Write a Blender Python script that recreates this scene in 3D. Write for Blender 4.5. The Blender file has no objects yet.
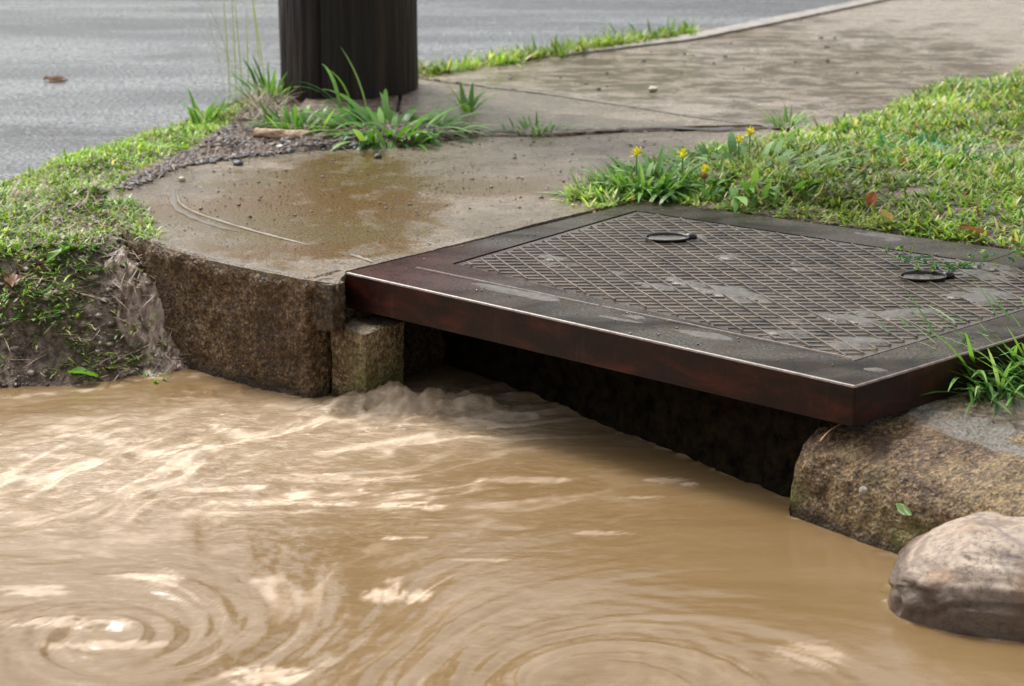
import bpy, bmesh, math, random
import numpy as np
from mathutils import Vector, Matrix

random.seed(7); RNG = np.random.default_rng(7)
S = bpy.context.scene
C = S.collection
PITCH = math.radians(16.0); FPX = 2400.0; CAMH = 1.05
WATER = -0.215

# ------------------------------------------------------------------ camera
cam_d = bpy.data.cameras.new("camera"); cam = bpy.data.objects.new("camera", cam_d); C.objects.link(cam)
cam.location = (0, 0, CAMH); cam.rotation_euler = (math.pi/2 - PITCH, 0, 0)
cam_d.sensor_width = 36.0; cam_d.lens = FPX/1024*36; cam_d.clip_end = 500; cam_d.clip_start = 0.05
cam_d.dof.use_dof = True; cam_d.dof.focus_distance = 4.0; cam_d.dof.aperture_fstop = 7.1
S.camera = cam

# ------------------------------------------------------------------ world, sun, exposure
SUN_EL, SUN_AZ = math.radians(56), math.radians(-38)      # azimuth measured from +Y towards +X
w = bpy.data.worlds.new("World"); S.world = w; w.use_nodes = True
nt = w.node_tree; bg = nt.nodes["Background"]
sky = nt.nodes.new("ShaderNodeTexSky"); sky.sky_type = 'NISHITA'; sky.sun_disc = False
sky.sun_elevation = SUN_EL; sky.sun_rotation = SUN_AZ
sky.air_density = 1.0; sky.dust_density = 6.0; sky.ozone_density = 1.0
hs = nt.nodes.new("ShaderNodeHueSaturation"); hs.inputs["Saturation"].default_value = 0.22
nt.links.new(sky.outputs[0], hs.inputs["Color"]); nt.links.new(hs.outputs[0], bg.inputs[0])
bg.inputs[1].default_value = 0.14
sd = bpy.data.lights.new("sun", 'SUN'); sun = bpy.data.objects.new("sun", sd); C.objects.link(sun)
sd.energy = 1.7; sd.angle = math.radians(12); sd.color = (1.0, 0.965, 0.91)
sv = Vector((math.sin(SUN_AZ)*math.cos(SUN_EL), math.cos(SUN_AZ)*math.cos(SUN_EL), math.sin(SUN_EL)))
sun.rotation_euler = sv.to_track_quat('Z', 'Y').to_euler()
S.view_settings.view_transform = 'Standard'; S.view_settings.look = 'None'
S.view_settings.exposure = 0.63; S.view_settings.gamma = 1.0
S.render.resolution_x = 1024; S.render.resolution_y = 686

# ------------------------------------------------------------------ helpers
CP, SP = math.cos(PITCH), math.sin(PITCH)
def U(px, py, z=0.0):
    """where the line of sight of a photo pixel meets the level z (world x, y)"""
    a = (px-512)/FPX; b = (343-py)/FPX
    dx, dy, dz = a, CP + SP*b, -SP + CP*b
    t = (z-CAMH)/dz
    return (dx*t, dy*t)
def U3(px, py, z=0.0):
    x, y = U(px, py, z); return Vector((x, y, z))
def PJ(x, y, z):
    z = z-CAMH
    d = y*CP - z*SP; u = y*SP + z*CP
    return 512 + FPX*x/d, 343 - FPX*u/d

def _h(ix, iy, seed):
    n = (ix.astype(np.int64)*374761393 + iy.astype(np.int64)*668265263 + seed*1442695041) & 0x7fffffff
    n = ((n ^ (n >> 13))*1274126177) & 0x7fffffff
    return ((n ^ (n >> 16)) & 0xffff)/65535.0
def vnoise(x, y, seed=0):
    ix = np.floor(x); iy = np.floor(y); fx = x-ix; fy = y-iy
    fx = fx*fx*fx*(fx*(fx*6-15)+10); fy = fy*fy*fy*(fy*(fy*6-15)+10)
    a = _h(ix, iy, seed); b = _h(ix+1, iy, seed); c = _h(ix, iy+1, seed); d = _h(ix+1, iy+1, seed)
    return ((a*(1-fx)+b*fx)*(1-fy) + (c*(1-fx)+d*fx)*fy)*2-1
def fbm(x, y, oct=4, seed=0, gain=.5):
    s = 0; a = 1; t = 0
    for o in range(oct):
        s = s + a*vnoise(x*2**o + 17.3*o, y*2**o - 9.1*o, seed+o*13); t += a; a *= gain
    return s/t
def sstep(a, b, x):
    t = np.clip((x-a)/(b-a), 0, 1); return t*t*(3-2*t)
def inside(P, poly):
    x, y = P[:, 0], P[:, 1]; r = np.zeros(len(P), bool)
    for i in range(len(poly)):
        (x0, y0), (x1, y1) = poly[i-1], poly[i]
        if y0 == y1: continue
        c = ((y0 > y) != (y1 > y)) & (x < (x1-x0)*(y-y0)/(y1-y0)+x0); r ^= c
    return r
def linedist(P, line, closed=False):
    m = np.full(len(P), 1e9); n = len(line)
    for i in range(n if closed else n-1):
        a = np.array(line[i]); b = np.array(line[(i+1) % n]); ab = b-a
        t = np.clip(((P-a)@ab)/max(ab@ab, 1e-12), 0, 1)
        m = np.minimum(m, np.hypot(*(P-a-t[:, None]*ab).T))
    return m
def sdf(P, poly):
    d = linedist(P, poly, True); return np.where(inside(P, poly), -d, d)

def tag(o, label=None, cat=None, group=None, kind=None):
    if label: o['label'] = label
    if cat: o['category'] = cat
    if group: o['group'] = group
    if kind: o['kind'] = kind
    return o
def mesh_obj(name, V, F, mat, parent=None, smooth=True, col=None, attrs=None):
    me = bpy.data.meshes.new(name)
    if isinstance(F, np.ndarray):
        V = np.asarray(V, np.float32); k = F.shape[1]; n = len(F)
        me.vertices.add(len(V)); me.vertices.foreach_set("co", V.ravel())
        me.loops.add(n*k); me.loops.foreach_set("vertex_index", F.astype(np.int32).ravel())
        me.polygons.add(n); me.polygons.foreach_set("loop_start", np.arange(0, n*k, k, dtype=np.int32))
        me.polygons.foreach_set("loop_total", np.full(n, k, np.int32))
        me.update(calc_edges=True); me.validate()
    else:
        me.from_pydata([tuple(v) for v in V], [], [tuple(f) for f in F]); me.update()
    me.polygons.foreach_set("use_smooth", np.full(len(me.polygons), smooth))
    if col is not None:
        a = me.color_attributes.new("Col", 'FLOAT_COLOR', 'POINT')
        c = np.ones((len(me.vertices), 4), np.float32); c[:, :3] = col; a.data.foreach_set("color", c.ravel())
    for k, v in (attrs or {}).items():
        a = me.attributes.new(k, 'FLOAT', 'POINT'); a.data.foreach_set("value", np.asarray(v, np.float32))
    if mat: me.materials.append(mat)
    o = bpy.data.objects.new(name, me); C.objects.link(o)
    if parent is not None: o.parent = parent
    return o
def bm_obj(name, bm, mat, parent=None, smooth=True):
    bmesh.ops.recalc_face_normals(bm, faces=bm.faces)
    me = bpy.data.meshes.new(name); bm.to_mesh(me); bm.free()
    me.polygons.foreach_set("use_smooth", np.full(len(me.polygons), smooth)); me.materials.append(mat)
    o = bpy.data.objects.new(name, me); C.objects.link(o)
    if parent is not None: o.parent = parent
    return o
def empty(name, loc):
    o = bpy.data.objects.new(name, None); C.objects.link(o); o.location = loc; o.empty_display_size = .05; return o
def grid_faces(nx, ny):
    i = np.arange(nx*ny).reshape(ny, nx)
    return np.stack([i[:-1, :-1], i[:-1, 1:], i[1:, 1:], i[1:, :-1]], -1).reshape(-1, 4)

# ------------------------------------------------------------------ materials
class NM:
    def __init__(s, name):
        s.m = bpy.data.materials.new(name); s.m.use_nodes = True; s.t = s.m.node_tree
        s.b = s.t.nodes["Principled BSDF"]; s.co = s.t.nodes.new("ShaderNodeTexCoord").outputs["Object"]
    def n(s, ty, **kw):
        x = s.t.nodes.new(ty)
        for k, v in kw.items(): setattr(x, k, v)
        return x
    def L(s, a, b): s.t.links.new(a, b)
    def put(s, sock, v):
        if isinstance(v, bpy.types.NodeSocket): s.L(v, sock)
        elif isinstance(v, (tuple, list)) and len(v) == 3 and sock.type == 'RGBA': sock.default_value = (*v, 1)
        else: sock.default_value = v
    def noise(s, scale, detail=4, rough=.55, dist=0, stretch=None, co=None):
        x = s.n("ShaderNodeTexNoise"); x.inputs["Scale"].default_value = scale; x.inputs["Detail"].default_value = detail
        x.inputs["Roughness"].default_value = rough; x.inputs["Distortion"].default_value = dist
        src = co or s.co
        if stretch:
            mp = s.n("ShaderNodeMapping"); mp.inputs["Scale"].default_value = stretch; s.L(src, mp.inputs[0]); src = mp.outputs[0]
        s.L(src, x.inputs["Vector"]); return x.outputs["Fac"]
    def voro(s, scale, feature='F1'):
        x = s.n("ShaderNodeTexVoronoi", feature=feature); x.inputs["Scale"].default_value = scale; s.L(s.co, x.inputs["Vector"]); return x
    def ramp(s, f, stops):
        x = s.n("ShaderNodeValToRGB"); e = x.color_ramp.elements
        while len(e) < len(stops): e.new(.5)
        for i, (p, c) in enumerate(stops):
            e[i].position = p; e[i].color = (*c, 1) if isinstance(c, tuple) else (c, c, c, 1)
        s.L(f, x.inputs[0]); return x.outputs[0]
    def mix(s, f, a, b, mode='MIX'):
        x = s.n("ShaderNodeMix", data_type='RGBA', blend_type=mode)
        s.put(x.inputs[0], f); s.put(x.inputs[6], a); s.put(x.inputs[7], b); return x.outputs[2]
    def math(s, op, a, b=0.0, clamp=False):
        x = s.n("ShaderNodeMath", operation=op); x.use_clamp = clamp; s.put(x.inputs[0], a); s.put(x.inputs[1], b); return x.outputs[0]
    def ell(s, px, py, rx, ry, ang=0, soft=(.75, 1.15), z=0.0, wob=.5, wsc=9):
        c = U(px, py, z); e = U(px+rx, py, z); g = U(px, py-ry, z)
        mp = s.n("ShaderNodeMapping", vector_type='TEXTURE'); mp.inputs["Location"].default_value = (c[0], c[1], 0)
        mp.inputs["Rotation"].default_value = (0, 0, ang); mp.inputs["Scale"].default_value = (e[0]-c[0], g[1]-c[1], 1e3)
        s.L(s.co, mp.inputs[0]); l = s.n("ShaderNodeVectorMath", operation='LENGTH'); s.L(mp.outputs[0], l.inputs[0])
        v = s.math('ADD', l.outputs["Value"], s.math('MULTIPLY', s.math('SUBTRACT', s.noise(wsc, 5, .6), .5), wob*2))
        r = s.n("ShaderNodeMapRange", interpolation_type='SMOOTHSTEP'); r.inputs[1].default_value = soft[0]; r.inputs[2].default_value = soft[1]; r.inputs[3].default_value = 1; r.inputs[4].default_value = 0
        s.L(v, r.inputs[0]); return r.outputs[0]
    def attr(s, name):
        x = s.n("ShaderNodeAttribute"); x.attribute_name = name; return x
    def sepz(s):
        x = s.n("ShaderNodeSeparateXYZ"); s.L(s.co, x.inputs[0]); return x.outputs
    def bump(s, h, dist=.002, strength=1.0, prev=None):
        x = s.n("ShaderNodeBump"); x.inputs["Distance"].default_value = dist; s.put(x.inputs["Strength"], strength)
        s.L(h, x.inputs["Height"])
        if prev: s.L(prev, x.inputs["Normal"])
        return x.outputs[0]
    def fin(s, col, rough, normal=None, spec=.5, metal=0, ior=None):
        s.put(s.b.inputs["Base Color"], col); s.put(s.b.inputs["Roughness"], rough)
        s.b.inputs["Specular IOR Level"].default_value = spec; s.b.inputs["Metallic"].default_value = metal
        if ior: s.b.inputs["IOR"].default_value = ior
        if normal: s.L(normal, s.b.inputs["Normal"])
        return s.m

def mat_road():
    m = NM("wet_asphalt")
    v = m.voro(70); streak = m.noise(2.2, 5, .6, .5, stretch=(.35, 1.6, 1)); fine = m.noise(75, 3, .75)
    col = m.mix(m.ramp(fine, [(.38, 0.), (.62, 1.)]), (.05, .058, .062), (.20, .215, .22))
    col = m.mix(m.ramp(m.noise(1.3, 6, .7, .6, stretch=(.3, 2.2, 1)), [(.44, 0.), (.58, .9)]), col, (.035, .042, .046))
    rough = m.math('ADD', m.ramp(streak, [(.36, .12), (.62, .42)]), m.math('MULTIPLY', m.math('SUBTRACT', fine, .5), .4), True)
    nb = m.bump(v.outputs["Distance"], .006, .6); nb = m.bump(fine, .006, .8, nb)
    return m.fin(col, rough, nb, spec=.40)
def mat_concrete(name, kind="near"):
    m = NM(name)
    big = m.noise(3.2, 5, .6, .6, stretch=(.6, 1.3, 1)); mid = m.noise(13, 5, .7); fine = m.noise(210, 3, .8); speck = m.voro(120)
    if kind == "near":
        k = m.math('MAXIMUM', m.ell(322, 206, 135, 56, 0, (.75, 1.05), wob=.6), m.math('MULTIPLY', m.ell(190, 212, 85, 18, -.1, (.4, 1.3)), .9))
        k = m.math('MAXIMUM', k, m.math('MULTIPLY', m.ell(480, 188, 130, 13, 0, (.3, 1.3)), .85))
    elif kind == "far":
        k = m.math('MAXIMUM', m.math('MULTIPLY', m.ell(640, 75, 190, 26, 0, (.3, 1.3), wsc=5, wob=1.1), .95), m.math('MULTIPLY', m.ell(860, 75, 200, 50, 0, (.3, 1.4), wsc=6, wob=1.6), .9))
        k = m.math('MAXIMUM', k, m.math('MULTIPLY', m.ell(740, 35, 100, 12, 0, (.2, 1.2), wsc=4), .95))
    else: k = m.ramp(big, [(.45, 0.), (.6, .4)])
    k = m.math('MULTIPLY', k, m.ramp(mid, [(.30, .35), (.46, 1.)]))
    dry = m.mix(m.ramp(mid, [(.3, 0.), (.7, 1.)]), (.15, .118, .080), (.30, .25, .185))
    dry = m.mix(m.ramp(big, [(.40, 0.), (.58, .75)]), dry, (.12, .092, .055))
    sil = m.mix(m.ramp(big, [(.40, 0.), (.6, 1.)]), (.105, .054, .011), (.100, .068, .018)) if kind == "near" else m.mix(m.ramp(mid, [(.35, 0.), (.65, 1.)]), (.055, .040, .016), (.12, .095, .055))
    col = m.mix(k, dry, sil)
    if kind == 'far':
        mot = m.noise(13, 7, .8, .4, stretch=(.6, 1.1, 1)); col = m.mix(k, (.30, .255, .20), (.20, .165, .12))
        col = m.mix(m.math('MULTIPLY', m.ramp(mot, [(.44, .0), (.54, .95)]), m.ramp(k, [(.05, .25), (.5, 1.)])), col, (.060, .043, .014))
    col = m.mix(m.ramp(fine, [(.36, 0.), (.48, .5), (.66, 1.)]), m.mix(1.0, col, (.22, .20, .17), 'MULTIPLY'), m.mix(1.0, col, (1.9, 1.9, 1.9), 'MULTIPLY'))
    g = m.ramp(speck.outputs["Distance"], [(.0, 1.), (.22, 0.)]); gs = m.ramp(m.noise(45, 2), [(.54, 0.), (.60, 1.)])
    col = m.mix(m.math('MULTIPLY', m.math('MULTIPLY', g, gs), .6), col, (.60, .52, .40))
    rough = m.mix(k, m.ramp(mid, [(.3, .17), (.7, .38)]), (.14, .14, .14))
    st = m.math('SUBTRACT', 1.1, m.math('MULTIPLY', k, .75))
    nb = m.bump(fine, .0045, st); nb = m.bump(speck.outputs["Distance"], .0012, .5, nb); nb = m.bump(mid, .008, m.math('SUBTRACT', .6, m.math('MULTIPLY', k, .5)), nb)
    m.fin(col, rough, nb)
    m.put(m.b.inputs['Specular IOR Level'], m.math('SUBTRACT', .40, m.math('MULTIPLY', k, .34 if kind == 'far' else .14)))
    return m.m
def mat_kerb(name="wet_kerb_stone", moss=True, tone=1.0):
    m = NM(name)
    big = m.noise(7, 5, .6, .5); fine = m.noise(105, 4, .85); grain = m.voro(150)
    z = m.sepz()
    col = m.ramp(fine, [(.36, (.030, .016, .007)), (.47, (.13, .075, .030)), (.55, (.27, .175, .085)), (.66, (.60, .47, .30))])
    col = m.mix(m.ramp(big, [(.40, .0), (.62, .8)]), col, m.mix(1.0, col, (.45, .36, .26), 'MULTIPLY'))
    patch = m.noise(6.5, 5, .65, .6)
    if tone > .8: col = m.mix(m.math('MULTIPLY', m.ramp(patch, [(.50, 0.), (.62, .7)]), m.ramp(fine, [(.40, .2), (.55, 1.)])), col, (.48, .38, .20)); col = m.mix(m.ramp(patch, [(.36, .8), (.46, 0.)]), col, (.045, .026, .012))
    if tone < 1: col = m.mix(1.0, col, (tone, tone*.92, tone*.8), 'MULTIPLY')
    drip = m.noise(30, 3, .6, stretch=(1, 1, .12))
    col = m.mix(m.ramp(drip, [(.52, 0.), (.72, .45)]), col, (.045, .030, .016))
    if moss:
        g = m.math('MULTIPLY', m.ramp(m.noise(9, 3), [(.5, 0.), (.62, 1.)]), m.ramp(z[2], [(0., 0.), (1., 1.)]))
        low = m.n("ShaderNodeMapRange"); low.inputs[1].default_value = -.10; low.inputs[2].default_value = -.21
        m.L(z[2], low.inputs[0])
        col = m.mix(m.math('MULTIPLY', m.ramp(m.noise(9, 3), [(.50, 0.), (.60, .75)]), low.outputs[0]), col, (.17, .18, .035))
    wb = m.n('ShaderNodeMapRange'); wb.inputs[1].default_value = -.180; wb.inputs[2].default_value = -.200; m.L(m.math('ADD', z[2], m.math('MULTIPLY', m.noise(16, 4), .02)), wb.inputs[0])
    wet_ = wb.outputs[0]; col = m.mix(m.math('MULTIPLY', wet_, .75), col, (.030, .020, .010))
    top = m.attr("top").outputs["Fac"]
    tcol = m.ramp(fine, [(.3, (.085, .075, .065)), (.55, (.22, .195, .165)), (.75, (.36, .33, .29))])
    col = m.mix(top, col, tcol)
    g2 = m.ramp(grain.outputs['Distance'], [(0., 1.), (.30, 0.)])
    col = m.mix(m.math('MULTIPLY', g2, m.ramp(m.noise(55, 2), [(.50, 0.), (.58, .75)])), col, (.50*tone, .40*tone, .27*tone))
    nb = m.bump(fine, .006, 1.0); nb = m.bump(grain.outputs['Distance'], .004, .8, nb); nb = m.bump(big, .01, .4, nb)
    return m.fin(col, m.mix(top, m.ramp(big, [(.3, .42), (.7, .62)]), (.28, .28, .28)), nb)
def mat_soil():
    m = NM("wet_soil")
    fine = m.noise(60, 6, .7); big = m.noise(6, 4)
    col = m.ramp(fine, [(.36, (.022, .013, .008)), (.48, (.11, .074, .050)), (.56, (.25, .18, .13)), (.68, (.42, .33, .25))])
    col = m.mix(m.ramp(big, [(.4, 0.), (.6, .5)]), col, (.11, .085, .055))
    nb = m.bump(fine, .01, 1.0)
    return m.fin(col, .5, nb)
def mat_water():
    m = NM("muddy_water")
    turb = m.attr("turb").outputs["Fac"]
    foam_glint = m.attr("foam_glint").outputs["Fac"]; silt = m.attr("silt").outputs["Fac"]
    base = m.mix(silt, (.182, .115, .050), (.28, .202, .120))
    n = m.noise(26, 5, .65, .6, stretch=(.35, 1.0, 1.0))
    base = m.mix(m.ramp(n, [(.45, 0.), (.7, .18)]), base, (.26, .180, .095))
    col = m.mix(m.math('MAXIMUM', foam_glint, m.math('MULTIPLY', turb, m.ramp(m.noise(60, 7, .75, .4, stretch=(.35, .8, 1)), [(.46, 0.), (.66, .6)]))), base, (.78, .62, .465))
    fine = m.noise(120, 4, .65, .3, stretch=(.45, 1, 1)); mid = m.noise(34, 4, .6, .5, stretch=(.4, 1, 1))
    turb = m.attr("turb").outputs["Fac"]
    nb = m.bump(mid, .004, m.math('ADD', .12, m.math('MULTIPLY', turb, .9)))
    nb = m.bump(fine, .0022, m.math('ADD', .16, m.math('MULTIPLY', turb, .9)), nb)
    return m.fin(col, m.math('ADD', .05, m.math('MULTIPLY', foam_glint, .4)), nb, ior=1.333)
def mat_pole():
    m = NM("wet_tarred_wood")
    g = m.noise(26, 6, .7, .8, stretch=(1, 1, .05)); f = m.noise(120, 4, .7, stretch=(1, 1, .04))
    col = m.ramp(g, [(.35, (.004, .0025, .0021)), (.52, (.015, .008, .0065)), (.70, (.065, .034, .026))])
    nb = m.bump(g, .010, 1.0); nb = m.bump(f, .003, .8, nb)
    return m.fin(col, m.ramp(f, [(.3, .34), (.7, .6)]), nb)
def mat_iron(name="wet_cast_iron", red=.5, film=True):
    m = NM(name)
    big = m.noise(4.5, 5, .6, .5, stretch=(.6, 1.4, 1)); fine = m.noise(190, 4, .7); mid = m.noise(22, 4, .6, .3)
    a = m.mix(m.ramp(mid, [(.38, 0.), (.62, 1.)]), (.008, .006, .004), (.032, .023, .014))
    r = m.attr("red").outputs["Fac"]
    col = m.mix(m.math('MULTIPLY', r, 1.0), a, m.ramp(mid, [(.35, (.022, .005, .003)), (.65, (.060, .012, .006))]))
    # grey grit lying in the film of water
    col = m.mix(m.math('MULTIPLY', m.math('MULTIPLY', m.math('SUBTRACT', 1.0, r), m.ramp(big, [(.42, 0.), (.56, 1.)])), m.ramp(fine, [(.47, .0), (.60, .8)])), col, (.12, .095, .060))
    rough = m.ramp(mid, [(.35, .20), (.65, .42)])
    nb = m.bump(fine, .0014, .9); nb = m.bump(mid, .003, .5, nb)
    m.fin(col, rough, nb, spec=.35)
    if film:
        m.put(m.b.inputs["Specular IOR Level"], m.math('SUBTRACT', .65, m.math('MULTIPLY', r, .5))); m.put(m.b.inputs["Roughness"], m.ramp(mid, [(.35, .07), (.65, .24)]))
        m.put(m.b.inputs["Base Color"], m.mix(r, m.mix(m.ramp(big, [(.4, 0.), (.6, 1.)]), (.030, .023, .014), (.085, .066, .042)), (.05, .014, .008)))
    else: m.put(m.b.inputs["Specular IOR Level"], m.math('ADD', m.math('MULTIPLY', m.ramp(big, [(.40, 0.), (.60, 1.)]), .13), .04))
    return m.m
def mat_face():
    m = NM("rusty_iron_edge")
    mid = m.noise(16, 5, .65, .3, stretch=(.5, .5, 1.5)); fine = m.noise(160, 4, .7); dr = m.noise(70, 3, .6, stretch=(1, 1, .08))
    col = m.ramp(mid, [(.34, (.007, .003, .0022)), (.52, (.024, .006, .004)), (.70, (.075, .015, .007))])
    col = m.mix(m.ramp(dr, [(.6, 0.), (.75, .25)]), col, (.08, .05, .04))
    nb = m.bump(fine, .001, .8)
    return m.fin(col, .42, nb, spec=.3)
def mat_simple(name, c, rough=.5, var=.3, scale=40, bump=.002, spec=.5):
    m = NM(name); n = m.noise(scale, 5, .65)
    d = tuple(x*(1-var) for x in c); l = tuple(min(1, x*(1+var)) for x in c)
    return m.fin(m.mix(m.ramp(n, [(.35, 0.), (.65, 1.)]), d, l), rough, m.bump(n, bump, .8), spec=spec)
def mat_veg(name="leaf_green"):
    m = NM(name); c = m.attr("Col").outputs["Color"]
    out = m.t.nodes["Material Output"]
    m.fin(c, .38, None, spec=.35)
    tr = m.n("ShaderNodeBsdfTranslucent"); m.L(m.mix(1.0, c, (1.5, 1.5, .7), 'MULTIPLY'), tr.inputs[0])
    mx = m.n("ShaderNodeMixShader"); mx.inputs[0].default_value = .35
    m.L(m.b.outputs[0], mx.inputs[1]); m.L(tr.outputs[0], mx.inputs[2]); m.L(mx.outputs[0], out.inputs[0])
    return m.m
def mat_vcol(name, rough=.5):
    m = NM(name); n = m.noise(120, 4)
    return m.fin(m.mix(m.ramp(n, [(.35, 0.), (.65, 1.)]), m.mix(1.0, m.attr("Col").outputs["Color"], (.6, .6, .6), 'MULTIPLY'), m.attr("Col").outputs["Color"]), rough, m.bump(n, .002, .6))
def mat_boulder():
    m = NM("weathered_boulder")
    band = m.noise(7, 5, .6, 1.2, stretch=(.6, 1, 2.4)); fine = m.noise(70, 6, .85); big = m.noise(3.3, 3)
    col = m.ramp(band, [(.36, (.27, .20, .155)), (.46, (.50, .395, .30)), (.50, (.38, .295, .235)), (.56, (.56, .45, .345)), (.66, (.62, .515, .41))])
    col = m.mix(m.ramp(fine, [(.42, .85), (.50, 0.)]), col, (.19, .14, .105))
    col = m.mix(m.math('MULTIPLY', m.ramp(m.noise(7, 3, .5), [(.50, 0.), (.62, .8)]), .8), col, (.42, .22, .09))
    vein = m.ramp(m.noise(5, 3, .5, 1.5, stretch=(.6, .6, 2.2)), [(.475, 0.), (.5, 1.), (.525, 0.)])
    col = m.mix(m.math('MULTIPLY', vein, .6), col, (.16, .12, .12))
    z = m.n("ShaderNodeMapRange"); z.inputs[1].default_value = .062; z.inputs[2].default_value = .035
    zz = m.math('ADD', m.sepz()[2], m.math('MULTIPLY', m.noise(9, 4), -.03)); z.inputs[1].default_value = .038; z.inputs[2].default_value = .022
    m.L(zz, z.inputs[0])
    col = m.mix(m.math('MULTIPLY', z.outputs[0], .8), col, (.085, .055, .036))      # dark slime left by the water up to the tide line
    nb = m.bump(fine, .004, 1.0); nb = m.bump(band, .008, .6, nb)
    return m.fin(col, m.math('SUBTRACT', .55, m.math('MULTIPLY', z.outputs[0], .3)), nb)

M_road = mat_road(); M_conc = mat_concrete("wet_concrete"); M_conc_mid = mat_concrete("wet_joint_slab", "mid"); M_conc_far = mat_concrete("wet_concrete_far", "far")
M_kerb = mat_kerb(tone=.82); M_kerbl = mat_kerb('wet_brown_kerb', False, .78); M_kerbd = mat_kerb('shaded_broken_concrete', False, .40); M_soil = mat_soil(); M_water = mat_water(); M_pole = mat_pole(); M_iron = mat_iron("wet_cast_iron_tread"); M_frame = mat_iron("wet_cast_iron_frame", film=False); M_face = mat_face()  # M_kerbd is the darker kerb copy, with recess shade put into its colour
M_veg = mat_veg(); M_vc = mat_vcol("stone_and_litter"); M_straw = mat_vcol("dead_stems", .6); M_bould = mat_boulder()
M_black = mat_simple("black_wet_iron", (.012, .010, .009), .3); M_pit = mat_simple("shaded_pit_wall", (.011, .0075, .0035), .8, .85, 38, .010, spec=.06)  # pit walls near black: the shade under the cover put into the colour
M_edge = mat_simple('sky_lit_edge', (.20, .155, .13), .3, .4, 60, .0006, spec=.6); M_petal = mat_simple("yellow_petals", (.95, .86, .04), .5, .04, 200, .0005); M_bark = mat_simple("pale_bark", (.30, .19, .11), .55, .45, 60, .004)  # M_edge is pale: sky shine on the rim put into the colour
M_pud = NM("sky_pale_rain_film"); M_pud = M_pud.fin(M_pud.mix(M_pud.ramp(M_pud.noise(90, 4, .7), [(.35, 0.), (.65, 1.)]), (.060, .052, .042), (.14, .125, .105)), .34, M_pud.bump(M_pud.noise(60, 3, .6), .0004, .4), spec=.22)  # film is tinted pale; part of the sky's reflection sits in the colour

# ------------------------------------------------------------------ plan of the place (world outlines)
def W(pts, z=0.0): return [U(x, y, z) for x, y in pts]
ROADLINE = [(-900, 420), (-300, 240), (0, 168), (120, 128), (215, 98), (283, 76), (420, 66), (560, 47), (690, 27), (800, 10), (850, 0), (1100, -55), (1500, -140)]
SLAB_FRONT = [(106, 200), (112, 215), (130, 232), (160, 246), (200, 258), (250, 269), (300, 279), (338, 284)]
LID = [(345, 272), (855, 386), (1217, 277), (644, 200)]
LID_Z = 0.004
near_slab = SLAB_FRONT + [(346, 271), (420, 253), (500, 233), (562, 217), (600, 208), (643, 198), (700, 190), (800, 165), (790, 128),
                          (700, 131), (620, 133), (560, 137), (480, 137), (400, 148), (330, 150), (250, 153), (190, 162), (140, 175), (112, 190)]
mid_slab = [(405, 77), (430, 82), (560, 98), (640, 110), (700, 120), (760, 126), (700, 127), (620, 129), (540, 133), (470, 131), (430, 124), (400, 112)]
far_slab = [(405, 72), (480, 66), (560, 57), (690, 38), (800, 16), (870, 2), (1120, -52), (1700, -180), (2100, -100), (1300, 60), (1024, 110), (960, 135), (800, 140), (762, 125), (702, 118), (560, 96), (432, 80)]
BANKWATER = [(-900, 520), (-300, 440), (0, 398), (60, 393), (100, 388), (150, 380), (185, 376), (215, 374)]

lawn_px = [(566, 203), (590, 188), (620, 176), (660, 168), (700, 158), (745, 150), (790, 140), (850, 128), (930, 96), (1024, 80), (1500, -60), (2600, 60), (2200, 330), (1240, 282), (1120, 262), (1010, 246), (900, 231), (800, 218), (700, 205), (644, 198), (600, 207)]
def refine(P, step=.008, jit=.0040, closed=True, seed=3):
    out = []; n = len(P)
    for i in range(n if closed else n-1):
        a = np.array(P[i]); b = np.array(P[(i+1) % n]); L = np.hypot(*(b-a)); k = max(1, min(400, int(L/step)))
        for j in range(k): out.append(a+(b-a)*j/k)
    if not closed: out.append(np.array(P[-1]))
    out = np.array(out)
    out[:, 0] += jit*fbm(out[:, 0]*40, out[:, 1]*40, 3, seed); out[:, 1] += jit*fbm(out[:, 0]*40+50, out[:, 1]*40, 3, seed+1)
    return out
def smooth_line(P, n=8):
    P = [np.array(p) for p in P]; out = []
    for i in range(len(P)-1):
        p0 = P[max(i-1, 0)]; p1 = P[i]; p2 = P[i+1]; p3 = P[min(i+2, len(P)-1)]
        for k in range(n):
            t = k/n; out.append(.5*((2*p1)+(-p0+p2)*t+(2*p0-5*p1+4*p2-p3)*t*t+(-p0+3*p1-3*p2+p3)*t**3))
    out.append(P[-1]); return np.array(out)
#
def slab(name, poly, z, thick, mat, bev=.004):
    P = refine(poly); bm = bmesh.new()
    vs = [bm.verts.new((p[0], p[1], z)) for p in P]; f = bm.faces.new(vs)
    if f.normal.z < 0: f.normal_flip()
    r = bmesh.ops.extrude_face_region(bm, geom=[f])
    for v in [g for g in r['geom'] if isinstance(g, bmesh.types.BMVert)]: v.co.z = z-thick
    bmesh.ops.triangulate(bm, faces=[f for f in bm.faces if len(f.verts) > 4])
    o = bm_obj(name, bm, mat, smooth=False); tag(o, kind='structure'); return o

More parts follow.
